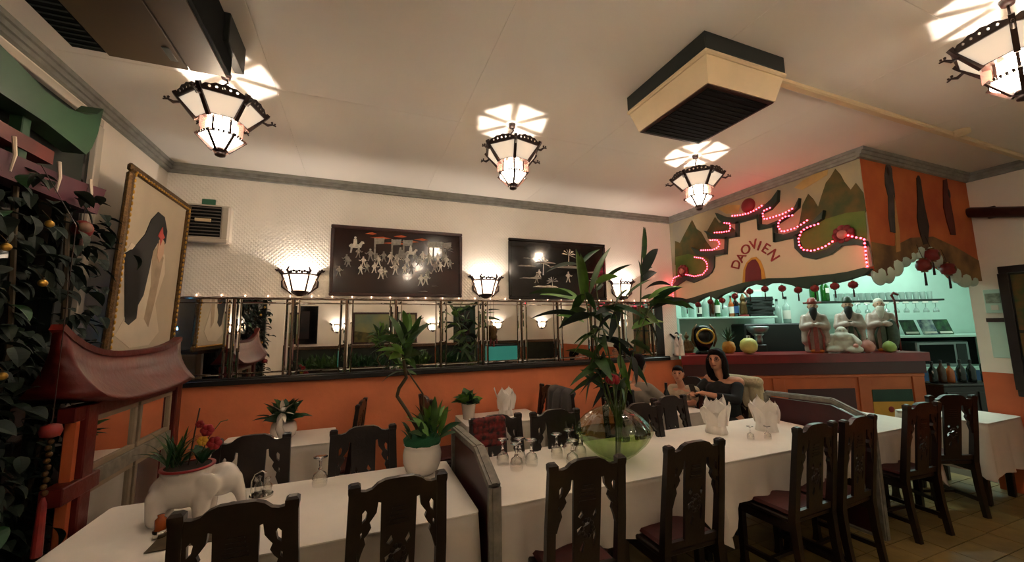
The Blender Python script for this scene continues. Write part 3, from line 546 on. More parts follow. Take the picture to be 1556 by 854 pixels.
for x in (-.57, 1.95, 3.9, 5.4):
    place(sc, su, (x, YF+.001, 1.62), PI, 'carved wood wall lantern on the wall reflected in the mirror', 'carved wall lanterns on the opposite wall')
# bar strip light, fixed behind the painted header
tb = thing('fluorescent_light', 'greenish white fluorescent strip light behind the painted header over the bar', 'light', (0, 0, 0))
mat('tube_glow', '#d8fff0', .4, emit='#b8ffe6', es=6.)
for (p, q) in ((B(.5, .5, 3.0), B(2.9, .5, 3.0)), (B(3.4, .6, 3.0), B(4.9, .6, 3.0))):
    MB().tube([p, q], .018, 8).build('tube', 'tube_glow', tb); P_, Q_ = Vector(p), Vector(q)
    MB().bar([P_+Vector((0, 0, .05)), Q_+Vector((0, 0, .05))], .06, .05, side=(0, 0, 1)).build('batten', 'plastic_white', tb)
    ld = bpy.data.lights.new('tube_light', 'AREA'); ld.shape = 'RECTANGLE'; ld.size = (Q_-P_).length; ld.size_y = .08; ld.energy = BAR_W*(Q_-P_).length/2.4; ld.color = (.82, 1., .92)
    lo = bpy.data.objects.new('tube_light', ld); COL.objects.link(lo); lo.parent = tb; lo.location = (P_+Q_)/2+Vector((0, 0, -.03)); lo.rotation_euler = (0, 0, BRZ)

# ------------------------------------------------------------------ mirror wall
mr = thing('wall_mirror', 'row of tall wall mirrors with slim bronze dividers above the black ledge', 'mirror', (0, YB, 0))
MB().box(-1.66, 3.93, -.006, 0, 1.262, 1.995).build('backing', 'ledge_black', mr)
DIV = [-1.59+.4838*k for k in range(12)]
pcache = {}
def pane(x0, x1, z0, z1, bv=.007):
    w_, h_ = round(x1-x0, 4), round(z1-z0, 4)
    if (w_, h_) not in pcache:
        b = min(bv, w_*.3, h_*.3); o = [(0, 0), (w_, 0), (w_, h_), (0, h_)]; i = [(b, b), (w_-b, b), (w_-b, h_-b), (b, h_-b)]
        vs = [(x, 0, z) for x, z in o]+[(x, -.0045, z) for x, z in o]+[(x, -.0065, z) for x, z in i]
        fs = [(8, 9, 10, 11)]+[(4+k, 4+(k+1) % 4, 8+(k+1) % 4, 8+k) for k in range(4)]+[(k, (k+1) % 4, 4+(k+1) % 4, 4+k) for k in range(4)]+[(3, 2, 1, 0)]
        pcache[w_, h_] = MB().add(vs, fs).mesh('mirror_pane', 'mirror')
    o = link('mirror_pane', pcache[w_, h_], mr, (x0, -.006, z0)); o.rotation_euler = (random.uniform(-.0015, .0015), 0, random.uniform(-.0015, .0015))
rows = ((1.264, 1.3), (1.304, 1.95), (1.954, 1.99))
for d in DIV:
    for z0, z1 in rows:
        pane(d-.052, d-.012, z0, z1, .012); pane(d+.012, d+.052, z0, z1, .012)
    MB().box(d-.0095, d+.0095, -.024, -.006, 1.262, 1.995, .004).build('mullion', 'mirror_bar', mr)
    for s_ in (-1, 1): MB().box(d+s_*.0555-.0028, d+s_*.0555+.0028, -.016, -.006, 1.262, 1.995, .001).build('glazing_bar', 'mirror_bar', mr)
for a, b in zip(DIV, DIV[1:]):
    for z0, z1 in rows: pane(a+.059, b-.059, z0, z1)
for z in (1.302, 1.952): MB().box(-1.65, 3.93, -.015, -.006, z-.0018, z+.0018).build('glazing_bar', 'mirror_bar', mr)
MB().box(-1.66, 3.93, -.022, 0, 1.99, 2.002, .003).build('top_bar', 'mirror_bar', mr)
sl = thing('string_light', 'thin fairy light string running along the top bar of the mirrors', 'string light', (0, YB-.02, 2.004))
pts = [(-1.64+.062*i, 0, .006*math.sin(i*2.1)+.003) for i in range(90)]
MB().tube(pts, .0022, 5).build('wire', 'lamp_wood', sl)
fb = MB().sphere((0, 0, 0), (.0055, .0055, .009), 7, 5).mesh('bulb', 'fairy')
for i in range(1, 90, 3): link('bulb', fb, sl, (pts[i][0], -.004, pts[i][2]+.008))
bl_ = thing('blue_glint', 'tiny blue bulb standing in for a reflected glint at the portrait end of the mirrors', 'light', (-1.53, YB-.03, 1.72))  # added bulb in place of a blue glint reflected in the mirrors
MB().sphere((0, -.012, 0), (.009, .009, .014), 10, 8).build('bulb', 'blue_glint', bl_, True); MB().tube([(0, -.01, -.012), (0, -.004, -.06), (0, .0, -.12)], .003, 6).build('wire', 'lamp_wood', bl_)
cm = thing('gilt_charm', 'small hanging gilt charm with red tassels in front of the mirror', 'charm', (1.42, YB-.07, 1.5))
MB().tube([(0, 0, .49), (0, 0, .2)], .002, 5).build('cord', 'lamp_wood', cm)
MB().lathe([(.008, .21), (.03, .19), (.042, .15), (.03, .11), (.04, .08), (.03, .05), (.008, .03)], 14, rib=.12, nr=6).build('knot', 'gold', cm, True)
for dx in (-.035, 0, .035): MB().lathe([(.003, .07), (.009, .05), (.011, -.03+abs(dx))], 8, (dx, 0, 0)).build('tassel', 'lantern_red', cm)

# ------------------------------------------------------------------ lacquer panels with inlay
def figure(mb, x, z, h, kind, y0=-.0, fl=1):
    # small flat inlay figure of a walking person / horse / tree, in mother of pearl
    P_ = lambda pts: mb.prism([(x+fl*a*h, z+b*h) for a, b in pts], 'y', y0-.0035, y0)
    if kind == 0:
        P_(circ(.03, .9, .085, 8)); P_([(-.08, .8), (.12, .82), (.16, .5), (.1, .42), (-.1, .42), (-.13, .6)]); P_([(-.1, .42), (.0, .44), (-.06, .2), (-.16, .0), (-.24, .0), (-.14, .22)])
        P_([(.0, .44), (.11, .43), (.16, .2), (.22, 0), (.13, 0), (.06, .2)]); P_([(.12, .78), (.3, .6), (.42, .66), (.43, .6), (.3, .52), (.12, .66)]); P_([(-.1, .78), (-.24, .62), (-.2, .5), (-.14, .54), (-.08, .66)])
    elif kind == 1:
        P_([(-.5, .55), (-.35, .7), (.2, .68), (.42, .95), (.58, .9), (.62, .75), (.48, .72), (.4, .45), (.3, .4), (.26, 0), (.18, 0), (.16, .38), (-.22, .38), (-.3, 0), (-.4, 0), (-.36, .4), (-.46, .45)])
        P_(circ(-.05, 1.2, .09, 8)); P_([(-.16, 1.1), (.06, 1.1), (.1, .68), (-.2, .68)])
    elif kind == 2:
        P_([(-.03, 0), (.03, 0), (.05, .6), (.02, .6)])
        for k in range(7):
            a = PI*(k-.5)/6; P_([(.03, .6), (.03+.3*math.cos(a)-.03, .62+.3*math.sin(a)), (.03+.42*math.cos(a), .55+.34*math.sin(a)), (.03+.28*math.cos(a)+.02, .56+.26*math.sin(a))])
    elif kind == 3: P_([(-.04, 0), (.04, 0), (.04, 1.), (-.04, 1.)]); P_([(.04, .7), (.4, .74), (.44, 1.02), (.04, .98)])
    else: P_([(-.5, 0), (.5, 0), (.42, .04), (.15, .075), (-.05, .05), (-.3, .06)])
    return mb
def lacquer(name, label, x0, x1, z0, z1, fm, pm, figs, tilt):
    t = thing(name, label, 'lacquer panel', ((x0+x1)/2, YB-.006, z0)); W, H = (x1-x0)/2, z1-z0; f = .034
    mb = MB()
    MB().box(-W+f, W-f, -.018, -.004, f, H-f).build('panel', pm, t)
    for a in ((-W, W, -.032, 0, 0, f), (-W, W, -.032, 0, H-f, H), (-W, -W+f, -.032, 0, f, H-f), (W-f, W, -.032, 0, f, H-f)): MB().box(*a, .006).build('frame_rail', fm, t)
    for (x, z, h, k, fl, pm2) in figs: figure(MB(), x, z, h, k, -.018, fl).build('inlay_figure', pm2, t)
    t.rotation_euler.x = tilt
    return t
R_ = random.Random(4); fg = []
for i, (u, v) in enumerate([(.1, .42), (.16, .63), (.22, .4), (.2, .27), (.27, .5), (.3, .3), (.33, .42), (.35, .2), (.37, .5), (.42, .46), (.46, .28), (.47, .45), (.5, .5), (.53, .3), (.55, .42), (.58, .58), (.61, .5), (.64, .45), (.67, .52), (.73, .47), (.77, .35), (.8, .5), (.82, .36), (.87, .45), (.9, .42), (.66, .1), (.7, .12)]):
    fg.append((-.66+1.34*u, .06+.62*v, R_.uniform(.105, .145), 1 if i in (1, 12, 15) else 0, R_.choice((-1, 1)), 'pearl' if i % 4 else 'pearl_dim'))
fg += [(-.6+.09*i, .2+.05*((i*7) % 5), .11, 0, (-1)**i, 'pearl_dim') for i in range(13)]
fg += [(-.66+1.34*u, .40, .22, 3, 1, 'pearl_dim') for u in (.3, .43, .52, .72, .76, .84)]+[(.5, .42, .2, 2, 1, 'pearl_dim'), (.25, .06, .1, 4, 1, 'pearl'), (.38, .12, .08, 4, 1, 'pearl_dim')]
fg += [(.3+.03*(i % 8)+.01*R_.random(), .55+.03*(i//8)+.01*R_.random(), .035, 4, 1, 'pearl') for i in range(16)]
lp = lacquer('lacquer_panel', 'reddish black lacquer panel inlaid with a pearl procession of figures and banners', -.31, 1.06, 2.03, 2.765, 'frame_brown', 'red_lacquer', fg, .012)
for (x, z, w_) in ((-.2, .62, .22), (-.05, .57, .3), (.1, .6, .2), (-.3, .66, .12), (.22, .63, .16), (.0, .65, .14)): MB().prism([(x-w_/2, z), (x-w_*.2, z+.012), (x+w_*.1, z+.02), (x+w_/2, z+.006), (x+w_*.15, z-.006)], 'y', -.0195, -.018).build('inlay_cloud', 'mural_orange', lp)
fg = [(-.23, .3, .24, 2, 1, 'pearl'), (.13, .42, .25, 2, 1, 'pearl'), (-.1, .1, .2, 2, -1, 'pearl'), (-.32, .2, .12, 0, 1, 'pearl_dim'), (.12, .22, .14, 0, 1, 'pearl'), (-.28, .27, .1, 0, -1, 'pearl'), (-.45, .4, .25, 4, 1, 'pearl_dim'), (-.2, .45, .3, 4, 1, 'pearl_dim'), (.1, .4, .5, 4, 1, 'pearl_dim'), (-.4, .25, .3, 4, 1, 'pearl_dim'), (.45, .35, .3, 4, 1, 'pearl_dim'), (.35, .2, .14, 2, 1, 'pearl_dim'), (.5, .12, .2, 2, 1, 'pearl_dim'), (-.2, .15, .35, 4, 1, 'pearl'), (-.45, .5, .1, 4, 1, 'pearl_dim'), (.3, .5, .12, 4, 1, 'pearl_dim')]
lacquer('lacquer_panel', 'black lacquer panel inlaid with a pearl landscape of palms, behind tall bamboo', 1.63, 3.0, 2.02, 2.76, 'black_lacquer', 'black_lacquer', fg, .012)

# ------------------------------------------------------------------ wall ventilator and sign
ac = thing('wall_air_conditioner', 'off-white louvred window air conditioner set in the cream wall', 'air conditioner', (-1.36, YB, 2.5))
MB().box(-.2, .2, -.1, 0, 0, .35, .012).build('housing', 'plastic_white', ac)
MB().box(-.185, .13, -.112, -.1, .05, .33).build('grille_well', 'grille_dark', ac)
for i in range(9): MB().box(-.185, .13, -.125, -.108, .062+.031*i, .070+.031*i, .001).build('louvre', 'slat_grey', ac)
MB().box(.14, .19, -.112, -.1, .03, .33, .004).build('control_strip', 'plastic_white', ac)
MB().box(-.2, .2, -.13, -.095, -.012, .03, .01).build('bottom_rail', 'plastic_white', ac)
MB().box(-.06, .06, -.128, -.112, .18, .21, .002).build('badge', 'plastic_cream', ac)
sg = thing('exit_sign', 'small blank green exit plate above the wall air conditioner', 'sign', (-1.36, YB, 2.868))
MB().box(-.052, .052, -.02, 0, 0, .055, .003).build('plate', 'exit_green', sg)

# ------------------------------------------------------------------ ceiling units
cs = thing('ceiling_cassette', 'cream and dark green cassette ventilation unit on the ceiling', 'air conditioner', (1.965, 1.705, CE))
MB().box(-.31, .31, -.325, .325, -.1, 0, .004).build('upper_casing', 'plastic_dark', cs)
MB().box(-.315, .315, -.33, .33, -.128, -.1, .008).build('flange', 'plastic_cream', cs)
a, b = (.3, .315), (.262, .28)
MB().add([(sx*p[0], sy*p[1], z) for p, z in ((a, -.128), (b, -.262)) for sx, sy in ((-1, -1), (1, -1), (1, 1), (-1, 1))], [(0, 1, 2, 3), (7, 6, 5, 4)]+[(k, (k+1) % 4, 4+(k+1) % 4, 4+k) for k in range(4)]).build('body', 'plastic_cream', cs)
MB().box(-.258, .258, -.276, .276, -.27, -.262, .003).build('grille_frame', 'frame_brown', cs)
MB().box(-.235, .235, -.253, .253, -.273, -.268).build('grille', 'grille_dark', cs)
for i in range(14): MB().box(-.235, .235, -.24+.036*i, -.222+.036*i, -.2745, -.271).build('grille_slat', 'grille_dark', cs)
lc = thing('ceiling_suspended_unit', 'large shade-darkened suspended ceiling air conditioner with dark side grille', 'air conditioner', (-.97, 1.5, 3.0))
MB().prism([(-.3, 0), (.29, 0), (.29, .23), (-.3, .23)], 'y', -.75, .75).build('casing', 'shaded_metal', lc)
MB().box(-.178, .128, -.75, .765, -.012, 0, .003).build('access_plate', 'shaded_metal', lc); MB().box(.136, .29, -.75, .765, -.012, 0, .003).build('access_plate', 'shaded_metal', lc)
MB().box(.08, .11, .6, .7, -.018, -.012, .002).build('latch', 'steel', lc)
MB().box(-.302, -.182, -.75, .752, -.006, .03).build('intake_grille', 'grille_dark', lc)
for i in range(40):
    y = -.73+.037*i; MB().box(-.299, -.184, y, y+.012, -.009, -.004).build('grille_slat', 'plastic_dark', lc)
MB().box(.29, .31, -.75, .75, -.01, .225, .003).build('side_trim', 'grille_dark', lc)
MB().box(.29, .335, .6, .87, .08, .232, .003).build('side_flap', 'plastic_dark', lc)
cn = thing('ceiling_conduit', 'cream cable conduit running along the ceiling from the cassette unit', 'conduit', (2.28, 1.53, CE))
MB().box(0, 3.74, -.026, .026, -.036, 0, .008).build('duct', 'plastic_cream', cn)
jb = MB().lathe([(.055, 0), (.055, -.03), (.035, -.04), (.0, -.042)], 16, (2.28, -.05, 0)).build('junction_box', 'plastic_cream', cn, True)

# ------------------------------------------------------------------ right wall
bm_ = thing('wall_beam', 'dark round-ended wooden beam mounted on the cream side wall', 'beam', (XR, 1.98, 2.81))
MB().capsule((-.06, -.02, 0), (-.06, -1.6, -.42), .055, .055, 10).build('log', 'frame_brown', bm_, True)
for y, z in ((-.15, -.02), (-.9, -.22)): MB().box(-.03, 0, y-.03, y+.03, z-.07, z+.05, .004).build('bracket', 'lamp_wood', bm_)
wd = struct(MB().box(XR-.045, XR, 1.05, 1.84, .95, 2.2).build('window_1', 'dark_green_wall'))
for a_ in ((1.05, 1.84, 2.14, 2.21), (1.05, 1.84, .94, 1.0), (1.78, 1.85, 1.0, 2.14), (1.4, 1.44, 1.0, 2.14)): MB().box(XR-.07, XR-.03, *a_, .004).build('window_frame', 'dark_wood', wd)
for y in (1.45, 1.07):
    for z in (1.01, 1.58): MB().box(XR-.052, XR-.044, y, y+.32, z, z+.54, .002).build('pane', 'stained', wd)
nb = thing('notice_board', 'pale paper notices pinned beside the bar opening on the side wall', 'notice', (XR, 1.92, 1.75))
MB().box(-.012, 0, -.06, .06, 0, .24, .002).build('board', 'shelf_white', nb); MB().box(-.018, -.012, -.05, .05, .1, .2).build('paper', 'paper_pale', nb); MB().box(-.018, -.012, -.03, .02, .03, .08).build('paper', 'label_white', nb)
tp = thing('wall_panel', 'plain white panel below the pinned notices on the side wall', 'panel', (XR, 1.92, 1.3))
MB().box(-.012, 0, -.06, .06, 0, .36, .003).build('sheet', 'shelf_white', tp); MB().box(-.03, 0, -.065, .065, .36, .4, .003).build('rail', 'lamp_wood', tp)

# ------------------------------------------------------------------ opposite wall, seen in the mirrors
def pic(label, x, z, w_, h_, fm, layers):
    t = thing('framed_painting', label, 'painting', (x, YF, z)); W = w_/2
    for a_ in ((-W, W, 0, .05), (-W, W, h_-.05, h_), (-W, -W+.05, .05, h_-.05), (W-.05, W, .05, h_-.05)): MB().box(a_[0], a_[1], 0, .035, a_[2], a_[3], .006).build('frame_rail', fm, t)
    for nm, poly, m, d in layers: MB().prism([(-W+.05+(w_-.1)*a, .05+(h_-.1)*b) for a, b in poly], 'y', .0, d).build(nm, m, t)
full = [(0, 0), (1, 0), (1, 1), (0, 1)]
pic('wide landscape painting with a rocky island, reflected in the mirror', 1.0-.35, 1.32, 1.7, .85, 'frame_brown', [('painted_sky', full, 'paint_land_sky', .01), ('painted_land', [(0, 0), (1, 0), (1, .3), (.85, .34), (.75, .3), (.7, .66), (.66, .3), (.5, .38), (.3, .3), (0, .4)], 'paint_land', .013)])
pic('tall dark painting with a glossy surface, reflected in the mirror', -1.36, 1.36, .6, .98, 'black_lacquer', [('canvas', full, 'black_lacquer', .01), ('painted_glow', [(.3, .1), (.7, .1), (.7, .9), (.3, .9)], 'paint_dusk', .013)])
pic('tall brown painting in a dark green frame, reflected in the mirror', 2.88, 1.3, .66, 1.05, 'paint_green', [('canvas', full, 'paint_green', .01), ('painted_ground', [(.2, .15), (.8, .15), (.8, .92), (.2, .92)], 'paint_dusk', .013)])
tk = thing('aquarium', 'lit turquoise glass aquarium seen only as a reflection', 'aquarium', (3.9, YF+.3, 0))
MB().box(-.5, .5, -.2, .2, 0, .72, .01).build('stand', 'dark_wood', tk); MB().box(-.48, .48, -.18, .18, .72, 1.15).build('tank', 'tank', tk); MB().box(-.5, .5, -.2, .2, 1.15, 1.2, .01).build('lid', 'black_plastic', tk)

R_ = random.Random(31)
for i, x in enumerate((-.9, .2, 1.3, 2.4)):
    t = thing('planter_box', 'leafy green planter box along the wall reflected in the mirror', 'planter', (x, YF+.62, 0), group='planter boxes on the opposite wall'); MB().box(-.42, .42, -.14, .14, 0, .78, .01).build('box', 'dark_wood', t); mb = MB()
    for k in range(160):
        p = Vector((R_.uniform(-.4, .4), R_.uniform(-.12, .12), .76)); d = Vector((R_.uniform(-1, 1), R_.uniform(-1, 1), R_.uniform(.3, 2.))).normalized()*R_.uniform(.15, .42); mb.leaf(p, p+d, .05, .2, 5, R_.uniform(-1, 1))
    mb.build('foliage', ('leaf_mid', 'leaf_bush')[i % 2], t)['kind'] = 'stuff'

# ------------------------------------------------------------------ left side: big leaning portrait
pt = thing('leaning_portrait', 'large gilt-framed painting of a long-haired woman in white leaning on the wall', 'painting', (-1.485, 3.62, 1.50))
W, H = .48, 1.29
for a_ in ((-W, W, 0, .055), (-W, W, H-.055, H), (-W, -W+.055, .055, H-.055), (W-.055, W, .055, H-.055)):
    MB().box(0, .035, *a_, .012).build('frame_rail', 'gold', pt)
    c_ = ((a_[0]+a_[1])/2, (a_[2]+a_[3])/2)
for s_ in (-1, 1):
    mb = MB()
    for i in range(31): mb.sphere((.036, s_*(W-.046), .06+.0388*i), (.007, .009, .014), 6, 5)
    mb.build('frame_beading', 'gold_bright', pt, True)
for z in (.046, H-.046):
    mb = MB()
    for i in range(24): mb.sphere((.036, -W+.06+.037*i, z), (.007, .014, .009), 6, 5)
    mb.build('frame_beading', 'gold_bright', pt, True)
MB().box(.004, .012, -W+.05, W-.05, .05, H-.05).build('canvas', 'paint_pale', pt)
def ppoly(name, pts, m, d): MB().prism([(-.43+.86*a, .05+1.19*b) for a, b in pts], 'x', .012, .012+d).build(name, m, pt)
ppoly('painted_dress', [(.06, .55), (.12, .62), (.3, .6), (.45, .62), (.55, .66), (.68, .62), (.72, .5), (.62, .3), (.75, .12), (.6, .04), (.3, .03), (.08, .1), (.22, .25), (.15, .4)], 'paint_white', .002)
ppoly('painted_sleeve', [(.45, .62), (.55, .66), (.66, .6), (.6, .3), (.55, .15), (.46, .2), (.5, .4)], 'paint_shade', .003)
ppoly('painted_hair', [(.05, .55), (.14, .58), (.3, .7), (.36, .8), (.46, .87), (.58, .86), (.66, .78), (.66, .7), (.6, .66), (.52, .68), (.46, .62), (.44, .5), (.4, .34), (.28, .22), (.18, .18), (.24, .16), (.34, .2), (.3, .3), (.33, .45), (.3, .58), (.22, .6), (.2, .55), (.12, .58)], 'paint_black', .004)
ppoly('painted_face', [(.53, .7), (.58, .72), (.63, .7), (.64, .62), (.58, .56), (.53, .6)], 'paint_skin', .006)
ppoly('painted_flower', [(.5, .72), (.53, .76), (.56, .79), (.58, .75), (.62, .73), (.58, .71), (.56, .67), (.54, .71)], 'paint_red', .008)
pt.rotation_euler = (0, math.radians(1.8), 0)
MB().box(-.2, .01, -.3, .3, -.03, 0).build('ledge_bracket', 'dark_wood', pt)

# ------------------------------------------------------------------ pagoda shaped divider
pg = thing('pagoda_divider', 'glossy dark red pagoda-roofed divider with mirrored panes beside the plants', 'divider', (-1.3, 3.08, 0))
# roof: concave slopes, upturned ends
rv = []; rf = []; N, Mm = 20, 6
for i in range(N+1):
    u = -1+2*i/N; y = u*.64; lift = (.15 if u < 0 else .07)*abs(u)**3
    for j in range(Mm+1):
        s_ = j/Mm; x = .02+.13*s_**1.5; z = 1.555-.24*s_**.6+lift*(1-.5*s_); rv.append((x, y*(1-.12*s_), z))
m_ = Mm+1
rf = [(i*m_+j, i*m_+j+1, (i+1)*m_+j+1, (i+1)*m_+j) for i in range(N) for j in range(Mm)]
full_v = rv+[(-x, y, z) for x, y, z in rv]; off = len(rv)
rff = rf+[tuple(off+k for k in f[::-1]) for f in rf]
rff += [(i*m_, (i+1)*m_, off+(i+1)*m_, off+i*m_) for i in range(N)]+[(i*m_+Mm, off+i*m_+Mm, off+(i+1)*m_+Mm, (i+1)*m_+Mm) for i in range(N)]
rff += [tuple(range(0, m_))+tuple(off+j for j in range(Mm, -1, -1)), tuple(N*m_+j for j in range(Mm, -1, -1))+tuple(off+N*m_+j for j in range(0, m_))]
rf_o = MB().add(full_v, rff).build('roof', 'pagoda_red', pg, True)
MB().bar([(0, -.65+1.3*i/16, 1.567+(.15 if i < 8 else .07)*abs(-1+2*i/16)**3) for i in range(17)], .05, .03).build('ridge', 'pagoda_red', rf_o)
for y in (-.40, .62): MB().box(-.045, .045, y-.045, y+.045, 0, 1.33, .006).build('post', 'pagoda_red', pg)
MB().box(-.035, .035, -.52, .7, 1.26, 1.33, .005).build('beam', 'pagoda_red', pg)
MB().box(-.035, .05, -.58, -.3, .9, .98, .005).build('beam_end', 'pagoda_red', pg)
MB().box(-.02, .02, -.48, -.45, 0, 1.3).build('orange_edge', 'bar_orange', pg)
for (y0, y1, z0, z1) in ((-.35, .1, .98, 1.26), (.13, .57, .98, 1.26), (-.35, .1, .3, .9), (.13, .57, .3, .9)):
    p = MB().box(-.006, .006, y0+.03, y1-.03, z0+.03, z1-.03).build('mirror_pane', 'mirror', pg)
    for a_ in ((y0, y1, z0, z0+.03), (y0, y1, z1-.03, z1), (y0, y0+.03, z0+.03, z1-.03), (y1-.03, y1, z0+.03, z1-.03)): MB().box(-.02, .02, *a_, .003).build('pane_frame', 'pagoda_pale', p)
MB().box(-.03, .03, -.355, .575, .9, .98, .004).build('rail', 'board_grey', pg); MB().box(-.03, .03, -.355, .575, 0, .3).build('base_panel', 'pagoda_red', pg)

# ------------------------------------------------------------------ pagoda gate over the plants
gt = thing('pagoda_gate', 'green and red temple gate canopy with upturned tips over the plants', 'gate', (-1.56, 2.4, 0))
def arc_beam(name, y0, y1, zc, hgt, lift, x0, x1, m, tipcut):
    lo, hi = [], []; n = 18
    for i in range(n+1):
        u = i/n; y = y0+(y1-y0)*u; q = lift*max(0, (u-.45)/.55)**2.5+lift*max(0, (.25-u)/.25)**2*.3
        hi.append((y, zc+hgt*.5+q)); lo.append((y-tipcut*(u**8), zc-hgt*.5+q*.25))
    return MB().prism(lo+hi[::-1], 'x', x0, x1).build(name, m, gt)
MB().prism([(-1.8, 2.71), (.08, 2.71), (.389, 2.681), (.43, 2.74), (.465, 2.84), (.49, 3.01), (.44, 2.95), (.35, 2.899), (.22, 2.86), (.06, 2.858), (-.086, 2.888), (-.211, 2.909), (-1.8, 2.97)], 'x', 0, .1).build('roof_beam', 'gate_green', gt)
arc_beam('cross_beam', -1.8, .23, 2.585, .07, .0, -.02, .06, 'gate_red', .0)
arc_beam('lower_beam', -1.8, .62, 2.42, .11, .08, .0, .09, 'gate_purple', .06)
for y in (-1.3, -.3, .06): MB().box(.0, .05, y-.025, y+.025, 2.42, 2.72, .004).build('strut', 'gate_green', gt)
MB().box(-.1, -.02, -1.8, .6, 2.56, 2.8).build('backing_board', 'dark_green_wall', gt)
for i, y in enumerate((-.5, -.08, .2, .45)): MB().tube([(.1, y, 2.56), (.105, y+.01, 2.48), (.1, y+.005, 2.4)], [.008, .007, .004], 6).build('white_tie', 'paint_white', gt)
for y in (-1.75, .5): MB().box(-.06, .0, y-.03, y+.03, 0, 2.5, .004).build('gate_post', 'dark_green_wall', gt)
wt = struct(MB().box(XL, XL+.02, .2, 3.25, .2, 3.06).build('window_2', 'dark_green_wall'))
for a_ in ((.2, 3.27, 3.05, 3.1), (3.22, 3.28, .2, 3.05)): MB().box(XL, XL+.05, *a_, .004).build('window_frame', 'plastic_white', wt)
for i in range(3): MB().box(XL+.02, XL+.026, .25+i*1., 1.2+i*1., .3, 3.0).build('pane', 'black_lacquer', wt)

# ------------------------------------------------------------------ hanging greenery
iv = thing('climbing_plant', 'dense dark climbing greenery hanging under the temple gate', 'plant', (-1.52, 2.45, 0))
R_ = random.Random(11); lm = [MB().leaf((0, 0, 0), (.13*k_, 0, 0), .09*k_, .25, 6).mesh('leaf', m) for k_, m in ((.75, 'leaf_dark'), (.55, 'leaf_dark'), (.8, 'leaf_bush'))]
for i in range(230):
    z = R_.uniform(.15, 2.42); y = R_.uniform(-.95, .62-.25*max(0, (1.6-z)/1.6)); x = R_.uniform(-.06, .22)
    if y > .25 and z < 1.7: x = R_.uniform(-.1, .02)
    o = link('leaf', lm[R_.choice((0, 0, 0, 1, 1, 1, 2))], iv, (x, y, z)); o.rotation_euler = (R_.uniform(-.6, .6), R_.uniform(.2, 1.4), R_.uniform(-1.2, 1.2))
mb = MB()
for i in range(1500):
    z = R_.uniform(.05, 2.45); y = R_.uniform(-1.1, .6-.25*max(0, (1.6-z)/1.6)); x = R_.uniform(-.1, .12)
    d = Vector((R_.uniform(.1, 1), R_.uniform(-.8, .8), R_.uniform(-1.2, .2))).normalized()*R_.uniform(.06, .12); mb.leaf((x, y, z), Vector((x, y, z))+d, .05, .2, 4)
mb.build('foliage', 'leaf_dark', iv)['kind'] = 'stuff'
mb = MB()
for y in (-.8, -.4, 0, .35): mb.tube([(0, y, 2.45), (.03, y+.05, 1.6), (0, y-.04, .8), (.02, y, .05)], .012, 6)
mb.build('vine', 'stem_brown', iv)
R_ = random.Random(5)
for (y, z, x) in ((-.35, 2.025, .22), (-.14, 1.907, .22), (-.145, 2.171, .22), (-.286, 1.524, .22)):
    b_ = thing('gold_bauble', 'small gold bauble hanging among the dark climbing leaves', 'bauble', (-1.52+x, 2.45+y, z), group='gold baubles in the greenery')
    MB().sphere((0, 0, 0), .016, 12, 8).build('ball', 'gold_bright', b_, True); MB().tube([(0, 0, .014), (0, 0, .024)], .004, 6).tube([(0, 0, .024), (-.03, 0, .06)], .001, 4).build('cap', 'gold', b_)
hc = thing('round_charm', 'round red and cream charm hanging from the lower gate beam', 'charm', (-1.46, 2.83, 2.264))
MB().sphere((0, 0, 0), (.045, .045, .05), 16, 10).build('ball', 'lantern_red', hc, True); MB().sphere((.018, -.014, .005), (.032, .034, .032), 12, 8).build('face', 'charm_face', hc, True); MB().tube([(0, 0, .05), (0, 0, .24)], .002, 5).build('cord', 'lamp_wood', hc); MB().lathe([(.004, -.05), (.01, -.07), (.008, -.15)], 8).build('tassel', 'tassel', hc)
rl = thing('red_lantern_charm', 'small red lantern charm with beaded cord and long red tassel among the plants', 'charm', (-1.22, 2.32, 1.275))
MB().lathe([(.006, .03), (.03, .022), (.036, 0), (.03, -.022), (.006, -.03)], 14, rib=.04, nr=7).build('lantern', 'lantern_red', rl, True); MB().tube([(0, 0, .03), (0, 0, .9), (-.2, .1, 1.2)], .002, 5).build('cord', 'lamp_wood', rl)
mb = MB()
for i in range(9): mb.sphere((.003*(-1)**i, 0, -.045-.026*i), .012, 7, 5)
mb.build('beads', 'gold', rl, True); MB().lathe([(.006, -.27), (.014, -.3), (.018, -.5)], 10).build('tassel', 'lantern_red', rl)

